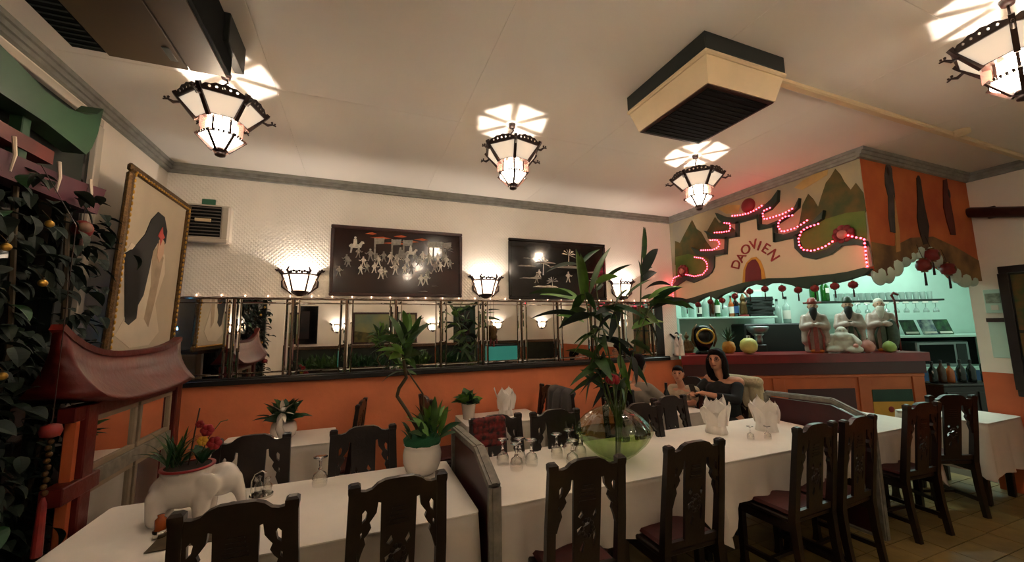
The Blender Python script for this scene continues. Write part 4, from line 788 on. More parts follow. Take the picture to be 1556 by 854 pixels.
# ------------------------------------------------------------------ chairs
def lean(x, y, z): return (x, y-(max(z, .45)-.45)*.11, z)
def make_chair():
    t = thing('carved_chair', '', 'chair')
    for s_ in (-1, 1):
        MB().bar([(s_*.19, -.225, 0), (s_*.19, -.195, .25), (s_*.192, -.185, .45), (s_*.192, -.19-.03, .72), (s_*.186, -.252, .985), (s_*.186, -.253, 1.0)], [.036, .04, .046, .046, .044, .05], [.036, .04, .044, .038, .034, .038]).bar([(s_*.186, -.253, 1.0), (s_*.186, -.255, 1.022), (s_*.186, -.256, 1.032)], [.05, .05, .03], [.038, .04, .024]).build('back_post', 'dark_wood', t)
        MB().bar([(s_*.185, .185, 0), (s_*.185, .185, .06), (s_*.185, .185, .44)], [.05, .038, .044], [.05, .038, .044]).build('front_leg', 'dark_wood', t)
        MB().box(s_*.185-.012, s_*.185+.012, -.19, .185, .12, .15).build('side_stretcher', 'dark_wood', t)
        MB().box(s_*.185-.012, s_*.185+.012, -.18, .185, .37, .43).build('side_apron', 'dark_wood', t)
        # pierced corner spandrel
        o = [(s_*a, b) for a, b in ((.168, .945), (.168, .70), (.162, .70), (.152, .735), (.146, .752), (.136, .775), (.142, .80), (.128, .815), (.114, .84), (.122, .862), (.108, .88), (.094, .9), (.088, .945))]
        h = [[(s_*a, b) for a, b in ((.152, .862), (.152, .905), (.14, .918), (.132, .905), (.138, .875))], [(s_*a, b) for a, b in ((.158, .80), (.158, .822), (.151, .828), (.15, .808))]]
        MB().holed(o, h, 'y', -.205, -.182).mapv(lean).build('spandrel', 'dark_wood', t)
    up = [(-.165, 1.0), (-.14, .996), (-.115, 1.002), (-.092, 1.022), (-.06, 1.034), (0, 1.036), (.06, 1.034), (.092, 1.022), (.115, 1.002), (.14, .996), (.165, 1.0)]
    lo = [(.165, .94), (.12, .935), (.09, .945), (.075, .94), (-.075, .94), (-.09, .945), (-.12, .935), (-.165, .94)]
    MB().prism(up+lo, 'y', -.208, -.178).mapv(lean).build('top_rail', 'dark_wood', t)
    o = [(-.07, .5), (.07, .5), (.074, .72), (.076, .945), (-.076, .945), (-.074, .72)]
    h = [[(-.05, .76), (-.03, .79), (-.022, .765), (-.036, .75)], [(.03, .76), (.046, .79), (.052, .76), (.04, .74)], [(-.055, .70), (-.01, .725), (.02, .735), (.014, .72), (-.02, .705), (-.05, .67)],
         [(.035, .66), (.046, .69), (.05, .65), (.042, .6), (.034, .62)], [(-.04, .6), (-.02, .64), (-.01, .62), (-.024, .58)], [(.01, .67), (.022, .685), (.022, .655)]]
    MB().holed(o, h, 'y', -.202, -.186).mapv(lean).build('splat', 'dark_wood', t)
    for i in range(5): MB().box(-.045+.004*i, .045-.004*i, -.207, -.2, .83+.018*i, .836+.018*i).mapv(lean).build('carved_line', 'dark_wood', t)
    mb = MB()
    for k in range(10): a = 2*PI*k/10; mb.sphere((.02*math.cos(a)*1.4, -.204, .70+.04*math.sin(a)), (.012, .006, .012), 6, 5)
    mb.mapv(lean).build('carved_rosette', 'dark_wood', t)
    MB().box(-.18, .18, -.2, -.175, .47, .51).mapv(lean).build('lower_rail', 'dark_wood', t)
    MB().box(-.215, .215, -.19, .215, .43, .462, .008).build('seat', 'dark_wood', t)
    MB().box(-.19, .19, -.165, .195, .462, .492, .015).build('cushion', 'cushion_red', t)
    MB().prism([(-.18, .43), (.18, .43), (.18, .38), (.1, .395), (.05, .38), (0, .39), (-.05, .38), (-.1, .395), (-.18, .38)], 'y', .185, .2).build('front_apron', 'dark_wood', t)
    MB().box(-.185, .185, -.012, .012, .125, .145).build('cross_stretcher', 'dark_wood', t)
    return t
ch = make_chair(); cu_ = [False]
NEAR = 'carved chairs along the aisle side of the long tables'; FAR = 'carved chairs on the wall side of the long tables'; WALLC = 'carved chairs at the wall tables'
D_ = 'dark carved wooden chair '
for x, y, r, l, g in ((-.418, 2.105, 0, D_+'in front of the white elephant planter, back to the aisle', NEAR), (.172, 2.13, 2, D_+'in front of the curled bamboo pot, back to the aisle', NEAR),
    (1.08, 2.0, -4, D_+'just left of the big green glass vase, back to the aisle', NEAR), (1.76, 2.0, 0, D_+'just right of the big green glass vase, back to the aisle', NEAR),
    (2.75, 1.98, 2, D_+'before the two small upturned glasses, back to the aisle', NEAR), (3.2, 1.98, 4, D_+'before the second burgundy divider board, back to the aisle', NEAR), (4.22, 2.06, -4, D_+'at the free corner of the last long table', NEAR),
    (-.61, 2.72, 180, D_+'behind the elephant planter, facing the aisle', FAR), (.05, 2.66, 182, D_+'behind the single upturned glass, facing the aisle', FAR), (.99, 2.6, 186, D_+'behind the four upturned glasses, facing the aisle', FAR), (1.44, 2.58, 178, D_+'behind the glasses left of the green vase, facing the aisle', FAR),
    (2.2, 2.5, 180, D_+'behind the green vase, facing the aisle', FAR), (2.68, 2.66, 184, D_+'behind the first crown napkin, facing the aisle', FAR),
    (-.22, 4.0, 80, D_+'side-on against the orange wall near the swan vase table', WALLC), (.86, 3.95, -84, D_+'side-on against the orange wall behind the curled bamboo', WALLC), (1.75, 3.98, 96, D_+'side-on at the star napkin table', WALLC), (2.2, 3.66, -88, D_+'with a grey jacket hung over its back', WALLC),
    (4.95, 2.12, -22, D_+'at the round-cloth table beside the bar', None), (4.02, 3.42, 97, D_+'under the seated woman in black', None), (2.80, 3.62, -75, D_+'under the seated man in grey', None), (3.66, 3.76, 108, D_+'under the seated child', None)):
    o = place(ch, cu_, (x, y, 0), math.radians(r), l)
    if g: o['group'] = g
    elif 'group' in o: del o['group']
# ------------------------------------------------------------------ tables and cloths
def table(x0, x1, y0, y1, label, h=.738):
    t = thing('dining_table', label, 'table', ((x0+x1)/2, (y0+y1)/2, 0)); W, Dp = (x1-x0)/2-.03, (y1-y0)/2-.03
    MB().box(-W, W, -Dp, Dp, h-.035, h-.002, .005).build('tabletop', 'dark_wood', t)
    for sx in (-1, 1):
        for sy in (-1, 1): MB().box(sx*(W-.07)-.025, sx*(W-.07)+.025, sy*(Dp-.07)-.025, sy*(Dp-.07)+.025, 0, h-.035, .005).build('leg', 'dark_wood', t)
    MB().box(-W+.05, W-.05, -Dp+.05, Dp-.05, h-.1, h-.035).build('apron', 'dark_wood', t)
def cloth(x0, x1, y0, y1, zt, zb, label, seed=0, amp=.019, name='tablecloth', topper=True, corner=.1, group=None, m='cloth', rnd=.02):
    R2 = random.Random(seed); W, Dp = (x1-x0)/2, (y1-y0)/2; t = thing(name, label, 'tablecloth', ((x0+x1)/2, (y0+y1)/2, 0), group=group)
    per = []; step = .035
    def side(a, b):
        n = max(2, int((Vector(b)-Vector(a)).length/step)); return [(a[0]+(b[0]-a[0])*i/n, a[1]+(b[1]-a[1])*i/n) for i in range(n)]
    c = [(-W, -Dp), (W, -Dp), (W, Dp), (-W, Dp)]
    for i in range(4): per += side(c[i], c[(i+1) % 4])
    N = len(per); ph = [R2.uniform(0, 6.28) for _ in range(6)]; vs = []; rows_ = 9
    for j in range(rows_+1):
        f = j/rows_
        for k, (x, y) in enumerate(per):
            d = min(math.hypot(abs(x)-W, abs(y)-Dp), .3); cf = max(0, 1-d/.16); s_ = k*step
            wv = math.sin(s_*21+ph[0])+.7*math.sin(s_*33+ph[1])+.5*math.sin(s_*11+ph[2])
            e = f*(amp*wv+.012)+cf*f*.03; hx, hy = (x/W if W else 0), (y/Dp if Dp else 0)
            nx, ny = (math.copysign(1, x) if abs(x) > W-1e-6 else 0), (math.copysign(1, y) if abs(y) > Dp-1e-6 else 0)
            if cf > 0: nx, ny = nx+.0*hx, ny+.0*hy
            z = zt-.002-(zt-zb)*f-cf*corner*f+f*.008*math.sin(s_*5+ph[3]); vs.append((x+nx*e, y+ny*e, z))
    fs = [(j*N+k, j*N+(k+1) % N, (j+1)*N+(k+1) % N, (j+1)*N+k) for j in range(rows_) for k in range(N)]+[tuple(range(N))]
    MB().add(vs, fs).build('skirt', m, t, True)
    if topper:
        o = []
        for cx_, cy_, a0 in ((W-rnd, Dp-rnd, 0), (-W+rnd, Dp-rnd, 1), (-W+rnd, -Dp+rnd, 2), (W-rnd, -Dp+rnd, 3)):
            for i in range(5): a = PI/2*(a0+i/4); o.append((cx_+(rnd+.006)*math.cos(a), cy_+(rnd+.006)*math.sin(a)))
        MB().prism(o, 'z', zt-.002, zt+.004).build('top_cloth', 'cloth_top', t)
    return t
LT = [(-1.22, .585, 2.03, 2.86, .30, 'pale cloth on the long table that carries the elephant planter'), (.70, 2.24, 2.05, 2.86, .44, 'pale cloth on the long table that carries the green glass vase'), (2.25, 3.78, 2.06, 2.86, .47, 'pale cloth on the long table with the two crown napkins'), (3.93, 4.9, 2.07, 2.8, .40, 'pale cloth on the long table past the second divider board')]
for i, (x0, x1, y0, y1, zb, l) in enumerate(LT):
    table(x0, x1, y0, y1, 'dark wooden table under the '+l[5:]); cloth(x0, x1, y0, y1, .748, zb, l, i, corner=.2)
WT = [(-1.06, -.2, 3.72, 4.26, .3, 'pale cloth on the small wall table with the swan vase'), (.98, 1.8, 3.74, 4.26, .3, 'pale cloth on the small wall table with the star napkin'), (3.04, 3.52, 3.3, 4.2, .45, 'pale cloth on the family table by the bar'), (5.3, 5.97, 1.85, 2.5, .30, 'pale cloth on the table beside the bar counter')]
for i, (x0, x1, y0, y1, zb, l) in enumerate(WT):
    table(x0, x1, y0, y1, 'dark wooden table under the '+l[5:]); cloth(x0, x1, y0, y1, .748, zb, l, i+9, corner=.05)
# ------------------------------------------------------------------ divider boards
def board(x, label, y0=1.94, y1=2.78):
    t = thing('divider_board', label, 'divider', (x, 0, 0)); ym = y0+.27
    o = [(y0, 0), (y1, 0), (y1, .985), (ym, 1.005), (y0, .895)]
    MB().prism([(y0+.04, .02), (y1-.03, .02), (y1-.03, .95), (ym+.01, .965), (y0+.04, .88)], 'x', -.014, .014).build('panel', 'burgundy', t)
    for a, b in zip(o, o[1:]+o[:1]):
        p, q = Vector((0, *a)), Vector((0, *b)); MB().bar([p, q], .062, .032, side=(1, 0, 0)).build('edge_trim', 'board_grey', t)
        MB().bar([p, q], .03, .044, side=(1, 0, 0)).build('edge_bead', 'board_grey', t)
board(.643, 'burgundy divider board with grey moulded edge between the planter and vase tables')
board(3.855, 'burgundy divider board with grey moulded edge past the crown napkins', 1.98, 2.84)

# ------------------------------------------------------------------ table top things
ZT = .752
def make_glass():
    t = thing('wine_glass', '', 'wine glass')
    pr = [(.040, 0), (.043, .02), (.043, .045), (.034, .07), (.014, .084), (.008, .09)]
    MB().lathe(pr, 20, capb=False, capt=False).build('bowl', 'clear_glass', t, True)
    MB().lathe([(.008, .09), (.013, .097), (.008, .105), (.006, .13), (.009, .14), (.006, .148)], 12).build('stem', 'crystal', t, True)
    MB().lathe([(.006, .148), (.018, .156), (.040, .163), (.041, .166), (.0, .166)], 20).build('foot', 'crystal', t, True)
    return t
gl = make_glass(); gu = [False]
for x, y, l in ((-.205, 2.74, 'single upturned stem glass standing before the chair beside the planter'),)+tuple((x, y, 'upturned stem glass in the cluster of four beside the divider board') for x, y in ((.935, 2.63), (.985, 2.5), (1.05, 2.6), (1.11, 2.54)))+tuple((x, y, 'upturned stem glass in the row left of the green vase') for x, y in ((1.335, 2.6), (1.47, 2.66), (1.5, 2.55), (1.36, 2.42)))+tuple((x, y, 'small upturned glass in front of the second crown napkin') for x, y in ((2.97, 2.36), (3.1, 2.31))):
    o = place(gl, gu, (x, y, ZT), 0, l, 'upturned stem glasses')
    if 'second crown' in l: o.scale = (.62,)*3
def make_napkin(label, loc, sc_, lobes, seed, point_):
    t = thing('folded_napkin', label, 'napkin', loc); R2 = random.Random(seed); n = 72; ph = R2.uniform(0, 6.28); vs = []
    for f, rr, z in ((0, .07, 0), (.3, .062, .04), (.6, .058, .085), (.85, .068, .12), (1, .074, .135)):
        for k in range(n):
            a = 2*PI*k/n; r = rr*(1+.07*math.sin(3*a+ph)+.05*math.sin(9*a+ph*2)*(1-f*.4)); vs.append((r*math.cos(a), r*math.sin(a), z+f*.014*math.sin(5*a+ph)))
    fs = [(j*n+k, j*n+(k+1) % n, (j+1)*n+(k+1) % n, (j+1)*n+k) for j in range(4) for k in range(n)]+[tuple(range(n-1, -1, -1))]
    MB().add(vs, fs).build('wrapped_base', 'napkin', t, True)
    for i in range(lobes*2):
        a = 2*PI*i/(lobes*2)+ph+R2.uniform(-.15, .15); inn = i % 2; r0 = .05 if inn else .062; r1 = (.06 if inn else .105)*R2.uniform(.9, 1.1); h = (.235 if inn else .21)*R2.uniform(.9, 1.06)*(point_ if not inn else 1)
        c, s_ = math.cos(a), math.sin(a); W = .085; vs = []
        for j in range(9):
            u = j/8; rad = r0+(r1-r0)*u**1.3; z = .055+(h-.055)*u; w_ = W*(1-u**2.6)**.8*(.75+.5*u)
            for q in range(7):
                v = -1+2*q/6; lat = v*w_; bow = -.25*lat*lat/.08+.006*math.sin(v*7+i)*u; x = rad+bow; vs.append((x*c-lat*s_, x*s_+lat*c, z+.012*(1-abs(v))*u-.01*abs(v)*u))
        MB().add(vs, [(j*7+q, j*7+q+1, (j+1)*7+q+1, (j+1)*7+q) for j in range(8) for q in range(6)]).build('petal_fold', 'napkin', t, True)
    t.scale = (sc_,)*3; return t
make_napkin('white linen napkin folded as a crown, behind the dark chair back', (2.90, 2.62, ZT), 1.25, 3, 1, 1.)
make_napkin('white linen napkin folded as a crown, beside the second divider board', (3.35, 2.5, ZT), 1.2, 2, 2, 1.)
make_napkin('white linen napkin folded as a pointed star on the small wall table', (1.48, 4.05, ZT), 1.15, 3, 6, 1.15)
# green glass vase with bamboo
vs_ = thing('glass_vase', 'squat ribbed green glass vase on the long table', 'vase', (1.70, 2.42, ZT))
vs_.scale = (1.05, 1.05, 1.12)
prof = [(.06, 0), (.09, .01), (.15, .05), (.215, .11), (.25, .165), (.255, .185), (.24, .215), (.19, .262), (.13, .297), (.07, .318), (.05, .335), (.052, .36), (.062, .375)]
MB().lathe(prof, 96, rib=.012, nr=24, capt=False).build('bowl', 'vase_glass', vs_, True)
MB().lathe([(.055, .008), (.14, .05), (.205, .11), (.238, .162), (.0, .163)], 32).build('water', 'water', vs_, True)
bp = thing('bamboo_spray', 'tall bamboo stems with long pointed leaves standing in the green vase', 'plant', (1.70, 2.42, .757))
for s_ in VSTEM:
    s_ = [(s_[0][0]*.5, s_[0][1]*.5, .03)]+list(s_); P4 = [Vector(p) for p in s_]
    cv = []
    for i in range(len(P4)-1):
        for q in range(4): cv.append(P4[i].lerp(P4[i+1], q/4))
    cv.append(P4[-1]); MB().tube(cv, [.009-.006*i/len(cv) for i in range(len(cv))], 7).build('stem', 'stem_green', bp, True)
for i, (a, b, w_) in enumerate(VLEAF): MB().leaf(a, b, w_*1.2, .16, 8, random.choice((-1, 1))*random.uniform(.6, 1.25)).build('leaf', ('leaf_mid', 'leaf_dark', 'leaf_light')[(0, 1, 0, 1, 2)[i % 5] if i > 3 else (2, 2, 0, 0)[i]], bp, True)
R9 = random.Random(77)
for k in range(46):
    s_ = VSTEM[k % 6]; i = R9.choice((1, 1, 2, 2, 0)); u = R9.random(); p = Vector(s_[i]).lerp(Vector(s_[i+1]), u)
    if p.z < .45: p.z = .45+R9.random()*.2
    a = R9.uniform(0, 6.28); L = R9.uniform(.16, .32); d = Vector((math.cos(a), math.sin(a)*.8, R9.uniform(-.7, .7))).normalized()*L
    if d.x > 0 and p.z < .9: d.x = -d.x
    MB().leaf(p, p+d, L*R9.uniform(.18, .26), .18, 7, R9.choice((-1, 1))*R9.uniform(.3, 1.2)).build('leaf', R9.choice(('leaf_mid', 'leaf_dark', 'leaf_mid', 'leaf_bush')), bp, True)
rf_ = thing('red_flower', 'single round red flower standing in the green vase', 'flower', (1.66, 2.30, .757))
rf_.scale = (1.2, 1.2, 1.05)
MB().tube([(-.02, 0, .05), (-.03, -.02, .35), (-.07, -.06, .52)], .004, 6).build('stem', 'stem_green', rf_, True)
mb = MB()
for k in range(12):
    a = 2*PI*k/12*2.4; r_ = .028*(k/12)**.5; mb.sphere((-.07+r_*math.cos(a), -.06+r_*math.sin(a), .55-.012*(k/12)), (.02, .02, .028), 8, 6)
mb.build('bloom', 'flower_red', rf_, True)
# curled bamboo in white pot
cp = thing('curled_bamboo', 'curled lucky bamboo in a fluted white pot with green felt collar', 'potted plant', (.40, 2.70, ZT))
MB().lathe([(.075, 0), (.1, .02), (.118, .07), (.122, .12), (.115, .155), (.108, .17), (.118, .185), (.112, .19)], 72, rib=.012, nr=36, capt=False).build('pot', 'ceramic', cp, True)
MB().lathe([(.1, .165), (.118, .19), (.122, .215), (.1, .235), (.0, .245)], 28, rib=.03, nr=9).build('felt_collar', 'felt_green', cp, True)
P4 = [Vector(p) for p in CSTEM]; P4[0] = Vector((.0, 0, .22)); cv = []
for i in range(len(P4)-1):
    for q in range(5): cv.append(P4[i].lerp(P4[i+1], q/5))
cv.append(P4[-1]); MB().tube(cv, .011, 8).build('stem', 'stem_brown', cp, True)
MB().tube([(.02, 0, .22), (.0, 0, .5), P4[-2]], .006, 6).build('stem', 'stem_brown', cp, True)
for i, (a, b, w_) in enumerate(CLEAF): MB().leaf(a, b, w_*1.0, .2, 7, random.choice((-1, 1))*random.uniform(.6, 1.25)).build('leaf', ('leaf_mid', 'leaf_mid', 'leaf_light')[i % 3], cp, True)
for i, (a, b, w_) in enumerate(CLEAF2): MB().leaf(a, b, w_*1.1, .2, 7, random.choice((-1, 1))*random.uniform(.4, 1.2)).build('leaf', ('leaf_light', 'leaf_bush', 'leaf_mid')[i % 3], cp, True)
R_ = random.Random(3)
for i in range(26):
    a = R_.uniform(0, 6.28); q = R_.uniform(.03, .1); p = Vector((q*math.cos(a), q*math.sin(a), .22)); d = Vector((math.cos(a)*.06, math.sin(a)*.06, R_.uniform(.05, .14)))
    MB().leaf(p, p+d, .03, .2, 5).build('leaf', R_.choice(('leaf_bush', 'leaf_mid')), cp, True)
for i in range(30):
    p = P4[-1]+Vector((R_.uniform(-.03, .03), R_.uniform(-.03, .03), R_.uniform(-.12, .12))); a = R_.uniform(0, 6.28); L = R_.uniform(.1, .2); d = Vector((math.cos(a), math.sin(a)*.8, R_.uniform(-.5, 1.))).normalized()*L
    MB().leaf(p, p+d, L*.22, .2, 6, R_.uniform(-1.2, 1.2)).build('leaf', R_.choice(('leaf_mid', 'leaf_light', 'leaf_bush')), cp, True)
for i in range(30):
    a = R_.uniform(0, 6.28); e = R_.uniform(.5, 1.4); L = R_.uniform(.14, .26); p = Vector((.04, 0, .22)); d = Vector((math.cos(a)*math.cos(e), math.sin(a)*math.cos(e), math.sin(e)))*L
    MB().leaf(p, p+d, L*.18, .25, 6, R_.uniform(-1., 1.)).build('leaf', R_.choice(('leaf_light', 'leaf_light', 'leaf_bush')), cp, True)
# swan vase on wall table
def bush(t, z0, r, n, seed, m, w_=.06):
    R2 = random.Random(seed)
    for i in range(n):
        a = R2.uniform(0, 6.28); e = R2.uniform(.1, 1.3); d = Vector((math.cos(a)*math.cos(e), math.sin(a)*math.cos(e), math.sin(e)))*r*R2.uniform(.6, 1.05); b0_ = Vector((d.x*.25, d.y*.25, z0+d.z*.2)); MB().leaf(b0_, b0_+d, w_*R2.uniform(.7, 1.2), .2, 6, R2.uniform(-.6, .6)).build('leaf', R2.choice(m), t, True)
sv = thing('swan_planter', 'white swan-shaped planter with small green plant on the wall table', 'potted plant', (-.60, 4.0, ZT))
MB().lathe([(.055, 0), (.09, .03), (.105, .08), (.095, .13), (.07, .16), (.0, .15)], 24).build('body', 'ceramic', sv, True)
MB().tube([(-.0, -.09, .06), (-.015, -.13, .12), (-.01, -.12, .2), (.0, -.1, .25), (.01, -.12, .28), (.005, -.16, .27)], [.03, .028, .022, .02, .024, .008], 10).build('neck', 'ceramic', sv, True)
mb = MB()
for k in range(7): a = -PI*.9+PI*1.8*k/6; mb.leaf((0, -.11, .24), (.1*math.sin(a), -.15, .26+.1*math.cos(a)), .04, .05, 5)
mb.build('white_flower', 'ceramic', sv, True)
bush(sv, .14, .19, 70, 8, ('leaf_bush', 'leaf_mid', 'leaf_bush'), .085)
sp = thing('small_potted_plant', 'small green plant in a tapered white pot on the star napkin table', 'potted plant', (1.07, 4.05, ZT))
MB().lathe([(.055, 0), (.075, .15), (.078, .155), (.07, .155), (.066, .14), (.0, .138)], 24).build('pot', 'ceramic', sp, True); bush(sp, .14, .15, 60, 9, ('leaf_mid', 'leaf_bush', 'leaf_light'), .075)
# elephant planter
ep = thing('elephant_planter', 'glossy white ceramic elephant planter with red rim on the long table', 'planter', (-.80, 2.54, ZT))
ep.scale = (.76, .76, .82)
mb = MB().sphere((0, 0, .19), (.2, .13, .12), 20, 12)
for x, y in ((-.13, -.07), (-.13, .07), (.11, -.07), (.11, .07)): mb.capsule((x, y, .16), (x, y, .045), .06, .05)
mb.sphere((.2, -.0, .21), (.1, .09, .1), 16, 10).capsule((.27, 0, .2), (.31, -.01, .11), .05, .035).capsule((.31, -.01, .11), (.33, -.02, .04), .035, .026)
mb.sphere((.14, -.1, .2), (.075, .022, .085), 14, 8).sphere((.14, .1, .2), (.075, .022, .085), 14, 8).lathe([(.12, .24), (.145, .3), (.14, .305), (.0, .305)], 24)
remesh('body', mb, 'ceramic', ep, .011, 5)
MB().lathe([(.128, .30), (.15, .305), (.15, .316), (.128, .316)], 28, capb=False, capt=False).build('rim', 'ceramic_red', ep, True); MB().lathe([(.135, .308), (.0, .312)], 20).build('soil', 'soil', ep)
pp = thing('orchid_plant', 'grassy green plant with red and yellow blooms growing in the elephant planter', 'plant', (-.80, 2.54, 1.01))
pp.scale = (.85,)*3
R_ = random.Random(21)
for i in range(40):
    a = R_.uniform(0, 6.28); e = R_.uniform(.3, 1.3); L = R_.uniform(.13, .24); b0_ = Vector((-.07+R_.uniform(-.04, .04), R_.uniform(-.04, .04), 0)); d = Vector((math.cos(a)*math.cos(e), math.sin(a)*math.cos(e)*.6, math.sin(e)))*L; MB().leaf(b0_, b0_+d, .018, .3, 7).build('leaf', R_.choice(('leaf_mid', 'leaf_bush')), pp, True)
for i in range(7):
    a = R_.uniform(0, 6.28); b0_ = Vector((.07, 0, 0)); MB().leaf(b0_, b0_+Vector((math.cos(a)*.08, math.sin(a)*.06, R_.uniform(.06, .12))), .08, .2, 6).build('leaf', 'leaf_bush', pp, True)
MB().tube([(0, 0, 0), (.02, 0, .2), (.035, 0, .33)], .004, 6).build('stake', 'lamp_wood', pp); MB().tube([(.04, 0, 0), (.09, 0, .15), (.15, -.01, .24), (.19, -.02, .25)], .003, 6).build('flower_stem', 'stem_green', pp, True)
for (x, z, m, r_) in ((.13, .12, 'flower_red', .035), (.09, .2, 'flower_red', .032), (.05, .24, 'flower_red', .02), (.07, .14, 'flower_yellow', .025)):
    mb = MB()
    for k in range(6): a = 2*PI*k/6; mb.sphere((x+r_*.6*math.cos(a), -.03, z+r_*.6*math.sin(a)), (r_*.6, r_*.35, r_*.6), 8, 6)
    mb.build('bloom', m, pp, True)
pm_ = thing('placemat', 'brown woven placemat under the front of the elephant planter', 'placemat', (-.66, 2.33, ZT+.0025))
MB().box(-.17, .17, -.11, .11, 0, .004).build('mat', 'stem_brown', pm_)
for x, y, l in ((-.83, 2.36, 'small glass jar with a silver base by the elephant planter'), (-.56, 2.38, 'small glass jar beside the chair back by the planter')):
    j = thing('condiment_jar', l, 'jar', (x, y, ZT+.0065)); MB().lathe([(.026, 0), (.028, .03), (.0, .03)], 16).build('base', 'chrome', j, True); MB().lathe([(.022, .03), (.022, .075), (.012, .085), (.014, .095), (.0, .097)], 16).build('jar', 'liquor', j, True)
cr_ = thing('cruet_stand', 'chrome cruet stand with arched handle and two bottles', 'cruet', (-.50, 2.70, ZT))
MB().lathe([(.06, 0), (.06, .012), (.0, .012)], 20).build('tray', 'chrome', cr_); MB().bar([(-.05, 0, .01), (-.05, 0, .09), (-.035, 0, .125), (0, 0, .14), (.02, 0, .125)], .014, .006, side=(0, 1, 0)).build('handle', 'chrome', cr_, True)
for x, y in ((-.02, .025), (.032, -.01)): MB().lathe([(.022, .012), (.022, .06), (.01, .075), (.01, .09), (.015, .1), (.0, .108)], 14, (x, y, 0)).build('bottle', 'clear_glass', cr_, True)
rs = thing('red_scarf', 'red and black patterned scarf draped on the chair behind the divider board', 'scarf', (.90, 2.83, .96))
mb = MB()
for i in range(7):
    for j in range(4): mb.sphere((-.11+.036*i, .0, .04-.05*j), (.03, .035, .036), 7, 5)
remesh('drape', mb, 'red_fabric', rs, .012, 3)
jk = thing('grey_jacket', 'dark grey jacket draped over a chair back by the orange wall', 'jacket', (1.97, 3.66, .6))
mb = MB().capsule((.0, -.17, .42), (.0, .17, .42), .05, .05).capsule((-.03, -.15, .4), (-.06, -.16, .1), .07, .06).capsule((-.03, .15, .4), (-.06, .14, .1), .07, .06).capsule((-.04, 0, .38), (-.06, 0, .12), .07, .09).capsule((.03, -.1, .38), (.03, -.1, .2), .04, .05).capsule((.03, .1, .38), (.03, .1, .2), .04, .05)
remesh('coat', mb, 'jacket_grey', jk, .014, 5)

# ------------------------------------------------------------------ bar
def bth(name, label, cat, u, v, z, group=None, rz=0.): return thing(name, label, cat, B(u, v, z), BRZ+rz, group)
ct = bth('bar_counter', 'long diagonal bar counter with glossy dark red top and orange panelled front', 'counter', 0, 0, 0)
MB().prism([(-.03, -.07), (3.3, -.07), (3.3, .5), (.3, .5)], 'z', 1.15, 1.265).build('counter_top', 'bar_red', ct)
MB().prism([(0, -.03), (3.27, -.03), (3.27, .46), (.32, .46)], 'z', .99, 1.15).build('recessed_band', 'bar_dark', ct)
MB().prism([(0.02, 0), (3.25, 0), (3.25, .44), (.33, .44)], 'z', 0, .99).build('front_panel', 'bar_orange', ct)
MB().box(0, 3.25, -.02, 0, .945, .985, .005).build('moulding', 'bar_orange', ct)
for u in (.0, 1.2, 2.35, 3.08): MB().box(u, u+.16, -.02, 0, 0, .945, .005).build('pilaster', 'bar_orange', ct)
for u in (.2, 1.4): MB().box(u, u+.9, -.006, 0, .2, .8).build('dark_recess', 'bar_dark', ct)
pn = MB().box(2.52, 3.06, -.01, 0, .2, .78).build('painted_panel', 'mural_gold', ct); MB().box(2.52, 3.06, -.013, -.01, .62, .78).build('painted_sky', 'mural_green', pn); MB().sphere((2.75, -.012, .52), (.04, .004, .04), 10, 6).build('painted_sun', 'letter_red', pn, True)
ZC = 1.266
